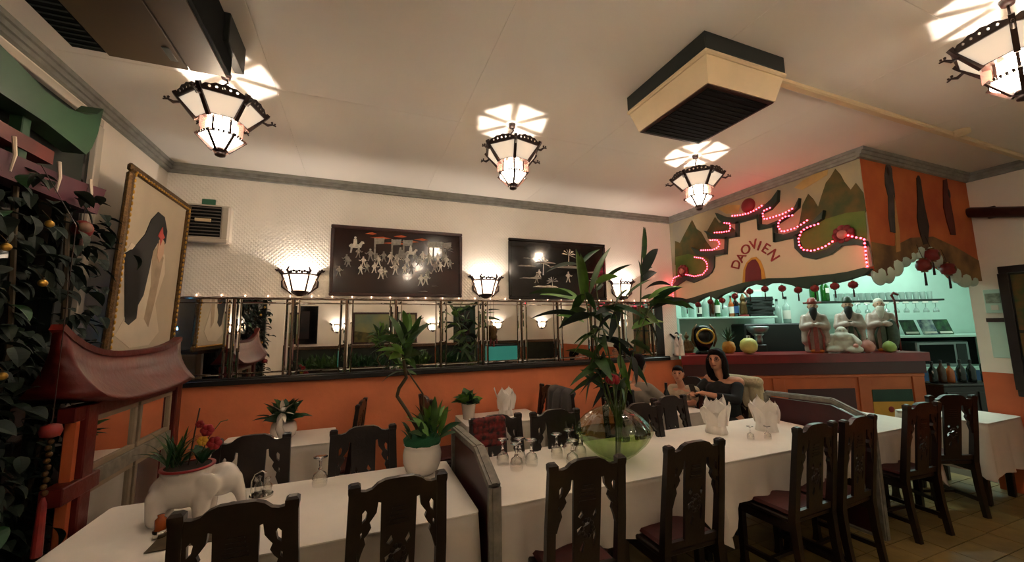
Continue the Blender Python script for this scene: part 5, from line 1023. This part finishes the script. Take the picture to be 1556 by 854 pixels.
def deity(name, label, u, h, robe, over, beard, hat, staff=False):
    t = bth(name, label, 'figurine', u, .22, ZC, 'three standing robed figurines', -.6); k = h
    mb = MB().lathe([(.17, 0), (.18, .05), (.165, .25), (.15, .45), (.15, .58), (.125, .68), (.07, .75), (.05, .78)], 20)
    mb.mapv(lambda x, y, z: (x*1., y*.72, z)); mb.capsule((-.14, 0, .64), (-.17, -.07, .46), .06, .07).capsule((.14, 0, .64), (.17, -.07, .46), .06, .07).capsule((-.17, -.07, .46), (-.04, -.16, .5), .06, .05).capsule((.17, -.07, .46), (.04, -.16, .5), .06, .05)
    mb.capsule((-.15, -.05, .42), (-.15, -.06, .2), .055, .07).capsule((.15, -.05, .42), (.15, -.06, .2), .055, .07)
    remesh('robe', mb, robe, t, .016, 4)
    MB().prism([(-.035, .02), (.035, .02), (.03, .55), (-.03, .55)], 'y', -.16, -.12).build('sash', over, t); MB().box(-.1, .1, -.15, -.1, .0, .06, .02).build('shoes', 'orange_glaze', t)
    for s_ in (-1, 1): MB().tube([(s_*.1, -.13, .05), (s_*.11, -.13, .3), (s_*.05, -.135, .48)], [.02, .02, .012], 6).build('robe_border', over, t, True)
    MB().sphere((0, -.03, .84), (.072, .075, .09), 14, 10).build('head', 'face_clay', t, True)
    MB().sphere((0, -.105, .835), (.014, .016, .018), 8, 6).build('nose', 'face_clay', t, True)
    for s_ in (-1, 1): MB().sphere((s_*.027, -.098, .858), (.009, .006, .006), 6, 5).build('eye', 'eye_dark', t, True); MB().sphere((s_*.073, -.03, .84), (.012, .018, .026), 8, 6).build('ear', 'face_clay', t, True)
    MB().lathe([(.004, -.24), (.035, -.17), (.06, -.08), (.058, 0), (.03, .02)], 12).mapv(lambda x, y, z: (x, y*.5-.1+.0*z, z+.8)).build('beard', beard, t, True)
    MB().sphere((0, -.15, .5), (.05, .03, .04), 10, 8).build('hands', 'face_clay', t, True)
    if hat: MB().lathe([(.08, 0), (.088, .03), (.075, .05), (.06, .1), (.03, .12), (.0, .122)], 14, (0, -.02, .885)).build('hat', hat, t, True); MB().box(-.14, .14, -.03, -.01, .9, .925, .008).build('hat_wing', hat, t)
    else: MB().sphere((0, -.01, .89), (.075, .075, .075), 12, 8).build('forehead', 'beard_white', t, True)
    if staff: MB().tube([(.2, -.12, .02), (.2, -.12, .9), (.17, -.12, 1.), (.2, -.12, 1.04), (.26, -.12, 1.0)], [.014, .016, .02, .026, .018], 8).build('staff', 'mural_redfig', t, True); MB().sphere((.12, -.1, .3), (.1, .08, .28), 14, 10).build('cloak_fold', 'robe_green', t, True)
    t.scale = (k, k, k); return t
deity('standing_deity', 'pink-robed figurine with long black beard and small crown, by the black machine', 2.02, .77, 'robe_pink', 'robe_red', 'beard_dark', 'robe_red')
deity('standing_deity', 'red-sleeved figurine with winged hat and long black beard behind the laughing figure', 2.52, .78, 'robe_pink', 'robe_green', 'beard_dark', 'robe_green')
deity('standing_deity', 'white-bearded figurine with crooked staff and dark green cloak', 2.97, .78, 'robe_pink', 'robe_green', 'beard_white', None, True)
bd = bth('laughing_figurine', 'pale seated laughing figurine with a round belly on the bar counter', 'figurine', 2.26, .06, ZC, None, -.55)
mb = MB().sphere((0, 0, .11), (.13, .1, .11), 16, 10).sphere((0, -.03, .22), (.1, .08, .07), 12, 8).sphere((-.11, -.06, .05), (.1, .07, .05), 12, 8).sphere((.11, -.06, .05), (.1, .07, .05), 12, 8).capsule((-.1, 0, .22), (-.16, -.05, .12), .045, .04).capsule((.1, 0, .22), (.16, -.05, .14), .045, .04).sphere((0, -.01, .3), (.06, .06, .06), 12, 8).sphere((-.06, 0, .285), (.014, .014, .03), 8, 6).sphere((.06, 0, .285), (.014, .014, .03), 8, 6)
remesh('body', mb, 'beard_white', bd, .011, 3)
for s_ in (-1, 1): MB().sphere((s_*.022, -.062, .31), (.008, .005, .004), 6, 5).build('eye', 'eye_dark', bd, True)
MB().sphere((0, -.064, .28), (.022, .006, .009), 8, 5).build('mouth', 'lips', bd, True); MB().sphere((.12, -.1, .1), .03, 10, 8).build('bead', 'peach', bd, True)
for (n_, l, u, v, r_, m) in (('ceramic_peach', 'pink peach ornament beside the seated laughing figurine', 2.56, .02, .085, 'peach'), ('ceramic_pear', 'pale green pear ornament before the white-bearded figurine', 2.84, .0, .075, 'pear')):
    t = bth(n_, l, 'ornament', u, v, ZC); MB().lathe([(.3*r_, 0), (.85*r_, .4*r_), (r_, r_), (.75*r_, 1.6*r_), (.3*r_, 2.0*r_), (0, 2.1*r_)], 16).build('fruit', m, t, True); MB().tube([(0, 0, 2.05*r_), (.01, 0, 2.3*r_)], .006, 6).build('stalk', 'stem_brown', t)
t = bth('melon', 'round yellow melon at the edge of the bar counter', 'fruit', 1.0, .12, ZC); MB().lathe([(.0, 0), (.06, .012), (.1, .06), (.11, .115), (.095, .175), (.05, .215), (0, .222)], 24, rib=.015, nr=10).build('fruit', 'melon', t, True); MB().tube([(0, 0, .218), (.012, 0, .24)], .008, 6).build('stalk', 'stem_brown', t)
t = bth('pineapple', 'ripe pineapple with green crown standing behind the yellow melon', 'fruit', .82, .3, ZC); MB().lathe([(.05, 0), (.08, .04), (.085, .09), (.07, .15), (.04, .17), (0, .172)], 20, rib=.03, nr=10).build('fruit', 'pine_orange', t, True)
for i in range(22): a = i*2.4; e = .5+.9*(i/22); d = Vector((math.cos(a)*math.cos(e), math.sin(a)*math.cos(e), math.sin(e)))*(.13+.1*i/22); MB().leaf((0, 0, .165), Vector((0, 0, .165))+d, .025, .1, 4).build('leaf', 'leaf_bush', t)
t = bth('round_mirror_stand', 'black and gold ornamental urn mirror standing on the bar counter', 'ornament', .46, .3, ZC)
MB().lathe([(.12, 0), (.1, .04), (.05, .07), (.0, .07)], 16).build('foot', 'bronze_dark', t, True); MB().lathe([(.09, .06), (.15, .14), (.17, .26), (.14, .36), (.09, .4), (.0, .41)], 20).mapv(lambda x, y, z: (x*.9, y*.5, z)).build('urn', 'bronze_dark', t, True)
MB().tube([(.12*math.cos(a), -.08, .25+.1*math.sin(a)) for a in [2*PI*k/20 for k in range(20)]], .014, 7, closed=True).build('ring', 'gold_bright', t, True)
for s_ in (-1, 1): MB().tube([(s_*.13, -.03, .1), (s_*.17, -.03, .2), (s_*.15, -.03, .34), (s_*.09, -.03, .42)], [.012, .02, .016, .01], 7).build('handle', 'gold', t, True)
t = bth('seated_gold_figurine', 'small gilt seated figurine in the corner of the bar counter', 'figurine', .2, .25, ZC)
mb = MB().sphere((0, 0, .05), (.09, .07, .05), 12, 8).capsule((0, 0, .08), (0, 0, .17), .055, .045).sphere((0, 0, .25), .035, 10, 8).capsule((-.05, 0, .17), (-.07, -.04, .09), .022, .02).capsule((.05, 0, .17), (.07, -.04, .09), .022, .02).capsule((0, 0, .27), (0, 0, .31), .018, .01); remesh('body', mb, 'gold', t, .009, 2); MB().lathe([(.1, -.0), (.1, .02), (.0, .02)], 16).build('base', 'flower_red', t)
for u, h, l in ((-.02, .3, 'dark bronze dancing figurine on the counter end by the mirrors'),):
    t = bth('dancing_figurine', l, 'figurine', u+.03, .12, ZC); mb = MB().capsule((0, 0, .03), (.02, 0, .12), .03, .025).capsule((.02, 0, .12), (0, 0, .22), .035, .04).sphere((0, 0, .29), .03, 10, 8).capsule((-.03, 0, .23), (-.09, 0, .29), .018, .014).capsule((.03, 0, .23), (.09, 0, .18), .018, .014); remesh('body', mb, 'bronze_dark', t, .009, 2); MB().lathe([(.07, 0), (.06, .02), (.0, .02)], 14).build('base', 'gold', t)
t = bth('pale_figurine', 'slender white porcelain figurine of two standing ladies near the mirrors', 'figurine', -.02, -.0, ZC)
for s_ in (-1, 1): mb = MB().lathe([(.04, 0), (.035, .12), (.028, .2), (.01, .25)], 12, (s_*.03, 0, 0)).sphere((s_*.03, 0, .275), .024, 10, 8).capsule((s_*.05, -.01, .2), (s_*.03, -.04, .14), .014, .012); remesh('lady', mb, 'ceramic', t, .008, 2)
# back shelf, machine and bottles
sh = bth('back_shelf', 'white shelf unit with bottles against the turquoise bar wall', 'shelf', .34, .85, 0)
MB().box(0, 1.6, 0, .45, 1.77, 1.8, .004).build('shelf_board', 'shelf_white', sh); MB().box(0, .03, 0, .45, .6, 1.77).build('side_panel', 'shelf_white', sh); MB().box(0, 1.2, .42, .45, .9, 1.77).build('back_panel', 'shelf_white', sh); MB().box(0, 2.3, 0, .45, .85, .9, .004).build('worktop', 'steel', sh); MB().box(0, 2.3, .05, .45, 0, .85).build('cupboard', 'shelf_white', sh)
cm_ = bth('coffee_machine', 'black bar coffee machine with steel bowl on top', 'coffee machine', 1.9, 1.05, .901)
MB().box(-.5, .5, -.2, .2, 0, .78, .02).build('body', 'black_plastic', cm_); MB().lathe([(.08, .62), (.13, .66), (.16, .72), (.15, .74), (0, .74)], 16, (-.35, -.28, 0)).build('hopper', 'steel', cm_, True); MB().lathe([(.06, .46), (.06, .54), (.05, .58), (.09, .62)], 12, (-.35, -.28, 0)).build('grinder', 'steel', cm_, True); MB().box(-.42, -.26, -.34, -.2, .02, .46, .01).build('dispenser', 'black_plastic', cm_); MB().box(-.49, -.43, -.21, -.2, .5, .6).build('tag', 'label_white', cm_)
MB().box(-.3, .45, -.22, -.2, .1, .14).build('drip_tray', 'steel', cm_)
bx_ = MB().box(-.19, .19, -.12, .12, 0, .028, .003).mesh('box', 'plastic_dark')
for i in range(11):
    o = link('menu_box', bx_, None, B(1.74+random.uniform(-.03, .03), 1.02, 1.801+.0285*i), BRZ+random.uniform(-.12, .12)); tag(o, 'flat dark menu box in the stack on the back shelf', 'box', 'stacked menu boxes')
wbx = thing('white_carton', 'white carton on the turquoise wall ledge above the menu boxes', 'box', B(1.7, 1.24, 1.801), BRZ); MB().box(-.22, .22, -.08, .08, 0, .45, .006).build('carton', 'shelf_white', wbx); MB().box(-.222, .222, -.082, .082, .42, .452).build('lid', 'label_white', wbx)
def bottle(label, u, v, z, h, r, m, cap, lab=None, group='bottles on the back shelf'):
    t = bth('bottle', label, 'bottle', u, v, z, group)
    MB().lathe([(r*.9, 0), (r, .02*h), (r, .58*h), (r*.8, .66*h), (r*.36, .74*h), (r*.33, .92*h), (r*.36, .93*h), (0, .935*h)], 16).build('glass', m, t, True)
    MB().lathe([(r*.38, .9*h), (r*.38, h), (0, h)], 10).build('cap', cap, t)
    if lab: MB().lathe([(r*1.02, .16*h), (r*1.02, .48*h)], 16, capb=False, capt=False).build('paper_label', lab, t)
bl = [(.5, .36, .04, 'bottle_clear', 'cap_black', None, 'clear spirit bottle at the wall end of the back shelf'), (.62, .38, .045, 'bottle_clear', 'cap_gold', None, 'clear spirit bottle with gold cap on the back shelf'), (.75, .34, .04, 'bottle_dark', 'cap_black', 'label_white', 'dark bottle with white paper label on the back shelf'), (.85, .36, .05, 'bottle_clear', 'cap_black', None, 'square-shouldered clear bottle on the back shelf'), (.96, .38, .045, 'bottle_brown', 'cap_gold', None, 'tall brown bottle on the back shelf'), (1.05, .4, .04, 'bottle_green', 'cap_gold', 'label_white', 'yellow-green bottle with white label on the back shelf'), (1.165, .26, .06, 'bottle_clear', 'cap_gold', None, 'short wide clear decanter on the back shelf'), (1.275, .34, .04, 'liquor', 'cap_black', 'label_white', 'amber liquor bottle on the back shelf'), (1.35, .36, .045, 'bottle_dark', 'cap_black', 'label_blue', 'dark bottle with blue label on the back shelf')]
for u, h, r, m, c_, lb, l in bl: bottle(l, u+.02, 1.0, 1.801, h, r, m, c_, lb)
bottle('small clear bottle with black cap above the black machine', 2.08, 1.05, 1.682, .4, .05, 'bottle_clear', 'cap_black'); bottle('pale bottle with black cap above the black machine', 2.25, 1.08, 1.682, .44, .055, 'bottle_clear', 'cap_black', 'label_white')
gd = bth('gilt_display_figurine', 'gilt and pink crowned display figurine among the shelf bottles', 'figurine', 1.47, .96, 1.801); mb = MB().capsule((0, 0, .06), (0, 0, .2), .06, .05).sphere((0, 0, .28), .045, 10, 8).capsule((0, 0, .31), (0, 0, .37), .035, .01); remesh('body', mb, 'gold', gd, .01, 2); MB().lathe([(.075, 0), (.07, .03), (0, .03)], 14).build('base', 'lantern_red', gd); MB().tube([(.11*math.cos(a), .03, .3+.11*math.sin(a)) for a in [2*PI*k/18 for k in range(18)]], .02, 6, closed=True).build('halo', 'mural_pink', gd, True)
# right hand glass shelf
gs = bth('glass_shelf', 'dark-edged wall shelf carrying rows of drinking glasses over the bar', 'shelf', 3.0, .95, 2.0, rz=-.12)
MB().box(-.35, 1.55, 0, .3, 0, .03, .003).build('shelf_board', 'plastic_dark', gs)
for i in range(9): MB().box(.25+.14*i, .33+.14*i, -.005, 0, -.03, -.005).build('glass_rail', 'label_white', gs)
ux = [(-.25, 'bottle_green', .42, .06, 'big green bottle on the glass shelf, plain'), (-.08, 'bottle_green', .42, .06, 'big green bottle with small white label on the glass shelf')]
for (du, m, h, r, l) in ux:
    p = Vector(B(3.0, .95, 2.03))+Matrix.Rotation(BRZ-.12, 3, 'Z') @ Vector((du, .15, .001)); t = thing('bottle', l, 'bottle', p, BRZ, 'green bottles on the glass shelf'); MB().lathe([(r*.9, 0), (r, .02), (r, .6*h), (r*.5, .72*h), (r*.33, .8*h), (r*.33, .9*h), (0, .9*h)], 16).build('glass', m, t, True); MB().lathe([(r*.36, .86*h), (r*.36, .98*h), (0, .98*h)], 10).build('cap', 'label_white', t)
    if 'label' in l: MB().box(-.03, .03, -r-.004, -r+.003, .14, .22).build('paper_label', 'label_white', t)
tg = None
def tumbler(p, label, group, flip=False):
    global tg
    if tg is None: tg = (MB().lathe([(.028, 0), (.036, .12), (.034, .12), (.026, .008), (0, .008)], 14).mesh('tumbler', 'bottle_clear'), MB().lathe([(.034, 0), (.038, -.01), (.006, -.012), (.005, -.07), (.02, -.085), (.036, -.12), (.034, -.15)], 12).mesh('stem_glass', 'bottle_clear'))
    o = link('hanging_glass' if flip else 'tumbler', tg[1 if flip else 0], None, p); tag(o, label, 'glass', group)
for i in range(14):
    for j in range(2):
        p = Vector(B(3.0, .95, 2.031))+Matrix.Rotation(BRZ-.12, 3, 'Z') @ Vector((.12+.1*i, .09+.11*j, 0)); tumbler(p, 'clear tumbler standing in the rows on the glass shelf', 'tumblers on the glass shelf')
for i in range(9):
    p = Vector(B(3.0, .95, 1.968))+Matrix.Rotation(BRZ-.12, 3, 'Z') @ Vector((.29+.14*i, .0, 0)); tumbler(p, 'stem glass hanging upside down under the glass shelf', 'hanging glasses under the shelf', True)
lw = bth('back_counter', 'white back counter with dark cupboard opening at the end of the bar', 'counter', 3.35, 1.0, 0); MB().box(0, 2.3, -.1, .35, 1.42, 1.46, .004).build('worktop', 'shelf_white', lw)
MB().box(2.2, 2.3, -.08, .35, .5, 1.42).build('side_panel', 'shelf_white', lw); MB().box(0, .06, -.08, .35, 0, 1.42).build('side_panel', 'shelf_white', lw); MB().box(.06, 2.2, .3, .35, 0, 1.42).build('back_panel', 'grille_dark', lw); MB().box(.06, 2.2, -.08, .3, .9, .95).build('inner_shelf', 'shelf_white', lw); MB().box(.06, 2.2, -.06, .3, 0, .9).build('cupboard', 'label_blue', lw)
mw = bth('microwave', 'grey steel microwave oven in the back counter opening', 'oven', 4.7, 1.12, .951); MB().box(-.5, .35, -.15, .15, 0, .4, .015).build('case', 'steel', mw); MB().box(-.45, .1, -.158, -.148, .05, .35, .004).build('window', 'grille_dark', mw); MB().box(.14, .3, -.156, -.148, .04, .36, .003).build('control_panel', 'plastic_dark', mw)
for i, (u, m) in enumerate(((3.62, 'mag_blue'), (4.2, 'mag_green'), (4.5, 'mag_blue'), (4.75, 'mag_green'))):
    t = bth('leaflet', ('open blue and white leaflet', 'green leaflet', 'dark leaflet', 'dark blue leaflet')[i]+' propped on the white back counter', 'leaflet', u, 1.05, 1.462); MB().slab([(-.16 if i == 0 else -.12, -.05, 0), (.16 if i == 0 else .12, -.05, 0), (.16 if i == 0 else .12, .03, .24), (-.16 if i == 0 else -.12, .03, .24)], .012).build('cover', m, t); MB().slab([(-.1, -.055, .02), (.1, -.055, .02), (.1, -.045, .05), (-.1, -.045, .05)], .004).build('strip', 'label_white', t)
# small hanging lanterns
def make_ml():
    t = thing('mini_lantern', '', 'lantern'); MB().lathe([(.012, .03), (.03, .022), (.037, 0), (.03, -.022), (.012, -.03)], 14, rib=.04, nr=7).build('body', 'lantern_red', t, True); MB().lathe([(.014, .028), (.014, .036), (0, .037)], 10).lathe([(0, -.037), (.014, -.036), (.014, -.028)], 10).build('cap', 'gold', t); MB().tube([(0, 0, .036), (0, 0, .07)], .0015, 4).build('cord', 'tassel', t); MB().lathe([(.003, -.036), (.006, -.05), (.007, -.11)], 8).build('tassel', 'tassel', t); return t
ml = make_ml(); mu = [False]
for y, z in MINI: place(ml, mu, (XM-.045, y, z), 0, 'tiny red paper lantern with dark tassel hanging from the scalloped green valance', 'tiny lanterns along the valance')
for i, (x, z) in enumerate(((4.862, 2.196), (5.029, 2.299), (5.285, 2.177))):
    t = thing('red_lantern', ('ribbed red lantern hanging left in the cloud-shaped opening', 'ribbed red lantern hanging at the peak of the cloud-shaped opening', 'ribbed red lantern hanging right in the cloud-shaped opening')[i], 'lantern', (x, 1.94, z)); MB().lathe([(.02, .055), (.045, .045), (.055, .01), (.055, -.015), (.045, -.045), (.02, -.055)], 20, rib=.03, nr=10).build('body', 'lantern_red', t, True); MB().lathe([(.025, .052), (.025, .066), (0, .067)], 12).lathe([(0, -.067), (.025, -.066), (.025, -.052)], 12).build('cap', 'gold', t); MB().tube([(0, 0, .066), (0, .03, .2)], .002, 4).build('cord', 'tassel', t); MB().lathe([(.003, -.06), (.008, -.08), (.01, -.19)], 8).build('tassel', 'tassel', t)
    MB().sphere((0, -.052, 0), (.022, .006, .024), 10, 6).build('emblem', 'gold', t, True)
# red led rope on the mural
led = thing('led_string', 'glowing pink red bulb string tracing the painted temple roofs', 'string light', (XM-.05, 0, 0)); lbm = MB().sphere((0, 0, 0), .0085, 7, 5).mesh('bulb', 'led_pink')
for path in LED:
    pts = [(-.008, y, z) for y, z in path]; MB().tube(pts, .004, 5).build('cable', 'mural_red', led)
    for p in resample(pts, .034): link('bulb', lbm, led, (-.014, p.y, p.z))
    ld = bpy.data.lights.new('glow', 'POINT'); ld.energy = .05; ld.color = (1, .12, .18); ld.shadow_soft_size = .05; lo = bpy.data.objects.new('glow', ld); COL.objects.link(lo); lo.parent = led; m_ = pts[len(pts)//2]; lo.location = (-.05, m_[1], m_[2])
# sideboard with bottles by the last table
sd = thing('sideboard', 'dark wooden sideboard with bottles behind the table beside the bar', 'sideboard', B(3.78, .02, 0), BRZ); MB().box(-.42, .42, -.15, .15, 0, .82, .006).build('carcass', 'dark_wood', sd); MB().box(-.44, .44, -.17, .17, .82, .85, .006).build('top', 'dark_wood', sd)
for s_ in (-1, 1): d = MB().box(s_*.21-.19, s_*.21+.19, -.165, -.15, .1, .75, .004).build('door', 'dark_wood', sd); MB().sphere((s_*.06, -.172, .45), .014, 8, 6).build('knob', 'gold', d, True)
for i, (du, m, h) in enumerate(((-.38, 'bottle_dark', .28), (-.26, 'bottle_brown', .3), (-.15, 'liquor', .26), (.0, 'bottle_dark', .3), (.14, 'bottle_dark', .3), (.33, 'bottle_dark', .36))):
    p = Vector(B(3.78, .02, .851))+Matrix.Rotation(BRZ, 3, 'Z') @ Vector((du, 0, 0)); r = .045; t = thing('bottle', ('short dark bottle at the wall end of the sideboard', 'brown bottle on the sideboard', 'amber bottle on the sideboard', 'dark bottle in the middle of the sideboard', 'dark bottle beside the tall one on the sideboard', 'tall dark wine bottle standing alone on the sideboard')[i], 'bottle', p, 0, 'bottles on the sideboard')
    MB().lathe([(r*.9, 0), (r, .02), (r, .58*h), (r*.7, .68*h), (r*.33, .78*h), (r*.33, .98*h), (0, .98*h)], 16).build('glass', m, t, True); MB().lathe([(r*.37, .86*h), (r*.37, h), (0, h)], 10).build('cap', 'cap_black', t)

# ------------------------------------------------------------------ people (local: facing +y, seat at z .47)
def hand(mb, w_, d, up):
    w_, d, up = Vector(w_), Vector(d).normalized(), Vector(up).normalized(); sd = d.cross(up).normalized()
    mb.capsule(w_, w_+d*.05, .026, .03, 8)
    for i, L in enumerate((.06, .07, .066, .052)):
        o = w_+d*.07+sd*(.021-.014*i); k = o+d*L*.55-up*.006; mb.capsule(o, k, .0085, .008, 6); mb.capsule(k, k+d*L*.3-up*.02, .008, .007, 6)
    o = w_+d*.03+sd*.026; mb.capsule(o, o+d*.03+sd*.022-up*.008, .01, .009, 6); mb.capsule(o+d*.03+sd*.022-up*.008, o+d*.055+sd*.022-up*.016, .009, .008, 6)
def person(label, loc, rz, sc_, head, turn, armL, armR, top, topm, legm, hair, bust=0.):
    t = thing('person', label, 'person', loc, rz); mb = MB(); hd_ = Vector(head); tw = Matrix.Rotation(turn, 3, 'Z')
    def H(x, y, z): return hd_+tw @ Vector((x, y, z))
    pel, chest, nk = Vector((0, 0, .57)), Vector((0, .03, .88)), Vector((0, .03, 1.05))
    mb.capsule(pel, chest, .14, .135, 14).capsule((-.09, .02, .95), (.09, .02, .95), .1, .1, 12).capsule((-.07, 0, .56), (.07, 0, .56), .12, .12, 12).capsule(nk-Vector((0, 0, .06)), hd_-Vector((0, .01, .08)), .055, .05, 10)
    if bust: mb.sphere((-.07, .1, .9), bust).sphere((.07, .1, .9), bust)
    mb.add(*(lambda m: (m.v, m.f))(MB().sphere((0, 0, 0), (.073, .09, .108), 18, 14).mapv(lambda x, y, z: H(x, y, z)))); mb.add(*(lambda m: (m.v, m.f))(MB().sphere((0, .03, -.055), (.052, .055, .06), 14, 10).mapv(lambda x, y, z: H(x, y, z))))
    mb.capsule(H(0, .085, .015), H(0, .1, -.025), .01, .016, 8)
    for s_ in (-1, 1):
        mb.sphere(H(s_*.076, -.005, -.005), (.014, .02, .03), 8, 6)
        sh_, el, wr = Vector((s_*.17, .02, 1.0)), Vector(armL[0] if s_ < 0 else armR[0]), Vector(armL[1] if s_ < 0 else armR[1])
        mb.capsule((s_*.1, .02, .99), sh_, .075, .062, 10).capsule(sh_, el, .052, .042, 10).capsule(el, wr, .042, .028, 10); hand(mb, wr, wr-el, (0, 0, 1))
        hp, kn, an = Vector((s_*.085, .04, .55)), Vector((s_*.11, .44, .52)), Vector((s_*.11, .40, .1)); mb.capsule(hp, kn, .085, .06, 12).capsule(kn, an, .058, .036, 10).capsule(an-Vector((0, .02, .05)), an+Vector((0, .13, -.065)), .036, .03, 8)
    remesh('body', mb, 'skin', t, .0085*1.15, 3)
    mb = MB().capsule(pel-Vector((0, 0, .02)), chest, .152, .148, 14).capsule((-.095, .02, .93), (.095, .02, .93), .108, .108, 12)
    if bust: mb.sphere((-.07, .1, .9), bust*1.12).sphere((.07, .1, .9), bust*1.12)
    for s_ in (-1, 1):
        sh_, el, wr = Vector((s_*.17, .02, 1.0)), Vector(armL[0] if s_ < 0 else armR[0]), Vector(armL[1] if s_ < 0 else armR[1])
        if top == 'tee': mb.capsule((s_*.07, .02, 1.0), sh_, .075, .07, 10).capsule(sh_, sh_.lerp(el, .7), .068, .06, 10)
        else: mb.capsule((s_*.1, .02, .93), sh_.lerp(el, .3), .07, .06, 10).capsule(sh_.lerp(el, .25), el, .06, .055, 10).capsule(el, el.lerp(wr, .6), .054, .045, 10)
    remesh('shirt', mb, topm, t, .011, 4)
    mb = MB()
    for s_ in (-1, 1): mb.capsule((s_*.085, .0, .555), (s_*.11, .44, .52), .1, .075, 12).capsule((s_*.11, .44, .52), (s_*.11, .40, .1), .073, .055, 10)
    remesh('trousers', mb, legm, t, .013, 4)
    mb = MB()
    def HS(c, r): mb.add(*(lambda m: (m.v, m.f))(MB().sphere(c, r, 16, 12).mapv(lambda x, y, z: H(x, y, z))))
    if hair == 'short': HS((0, -.022, .03), (.082, .088, .09)); HS((0, .03, .085), (.06, .055, .03)); HS((0, -.05, -.03), (.07, .05, .06))
    elif hair == 'child': HS((0, -.02, .035), (.082, .09, .088)); HS((0, .045, .075), (.06, .045, .034))
    else:
        HS((0, -.025, .03), (.092, .1, .098)); HS((0, .045, .09), (.066, .05, .034)); HS((0, -.06, -.08), (.1, .06, .13)); HS((-.085, -.01, -.08), (.032, .055, .13)); HS((.085, -.01, -.08), (.032, .055, .13)); HS((0, -.07, -.2), (.11, .055, .1))
    remesh('hair', mb, 'hair_dark', t, .011, 3)
    for s_ in (-1, 1): MB().add(*(lambda m: (m.v, m.f))(MB().sphere((s_*.031, .081, .012), (.012, .008, .008), 8, 6).mapv(lambda x, y, z: H(x, y, z)))).build('eye', 'eye_dark', t, True); MB().tube([H(s_*.018, .09, .032), H(s_*.034, .086, .036), H(s_*.048, .076, .03)], .0035, 5).build('eyebrow', 'hair_dark', t)
    MB().tube([H(-.024, .078, -.058), H(0, .088, -.06), H(.024, .078, -.058)], [.003, .006, .003], 6).build('mouth', 'lips', t, True)
    if hair == 'long':
        for s_ in (-1, 1): MB().tube([H(s_*.036+.024*math.cos(a), .1, .008+.018*math.sin(a)) for a in [2*PI*k/14 for k in range(14)]], .0025, 5, closed=True).tube([H(s_*.06, .098, .012), H(s_*.08, .02, .012)], .002, 5).build('spectacles', 'cap_black', t)
    t.scale = (sc_,)*3; return t
person('person in a grey t-shirt with short dark hair, seated with back turned', (2.83, 3.62, 0), math.radians(-72), 1.0, (.02, .09, 1.25), .2, ((-.24, .18, .85), (-.12, .40, .84)), ((.25, .2, .86), (.12, .42, .85)), 'tee', 'shirt_grey', 'cloth_black', 'short')
person('person in a black off-shoulder top with long dark hair and glasses, holding a phone', (3.96, 3.42, 0), math.radians(98), 1.03, (.0, .12, 1.24), .25, ((-.24, .2, .84), (-.07, .42, .90)), ((.24, .18, .84), (.10, .42, .88)), 'off', 'cloth_black', 'cloth_black', 'long', .075)
person('child with short dark hair in a pale top, leaning toward the table', (3.66, 3.74, .11), math.radians(110), .8, (.02, .12, 1.24), .35, ((-.22, .2, .85), (-.1, .42, .87)), ((.22, .2, .85), (.1, .42, .87)), 'tee', 'paint_shade', 'jacket_grey', 'child')
ph_ = thing('mobile_phone', 'black mobile phone held over the family table', 'phone', (3.485, 3.43, .955), math.radians(98)); MB().box(-.035, .035, -.005, .005, -.07, .07, .004).build('case', 'cap_black', ph_); MB().box(-.031, .031, -.0062, -.005, -.063, .063).build('screen', 'black_lacquer', ph_); ph_.rotation_euler.x = -.4
fc = thing('cream_fur_coat', 'cream fur coat hung over the chair back behind the woman in black', 'coat', (4.24, 3.40, .78)); mb = MB().capsule((0, -.18, .24), (0, .18, .24), .06, .06).capsule((.04, -.12, .22), (.07, -.12, -.1), .075, .08).capsule((.04, .12, .22), (.07, .12, -.1), .075, .08).capsule((.05, 0, .22), (.08, 0, -.12), .075, .08); remesh('coat', mb, 'fur_cream', fc, .014, 3)
wbt = thing('wine_bottle', 'dark wine bottle standing on the family table', 'bottle', (3.10, 3.42, ZT)); MB().lathe([(.036, 0), (.038, .02), (.038, .17), (.03, .2), (.014, .24), (.013, .3), (.0, .3)], 16).build('glass', 'bottle_dark', wbt, True); MB().lathe([(.0155, .25), (.0155, .31), (0, .31)], 10).build('foil', 'cap_black', wbt); MB().lathe([(.0386, .06), (.0386, .13)], 16, capb=False, capt=False).build('paper_label', 'label_blue', wbt)
wg = copy_tree(gl); wg.location = (3.3, 3.4, ZT); wg['label'] = 'stem glass turned over on the family table'; wg['group'] = 'upturned stem glasses'
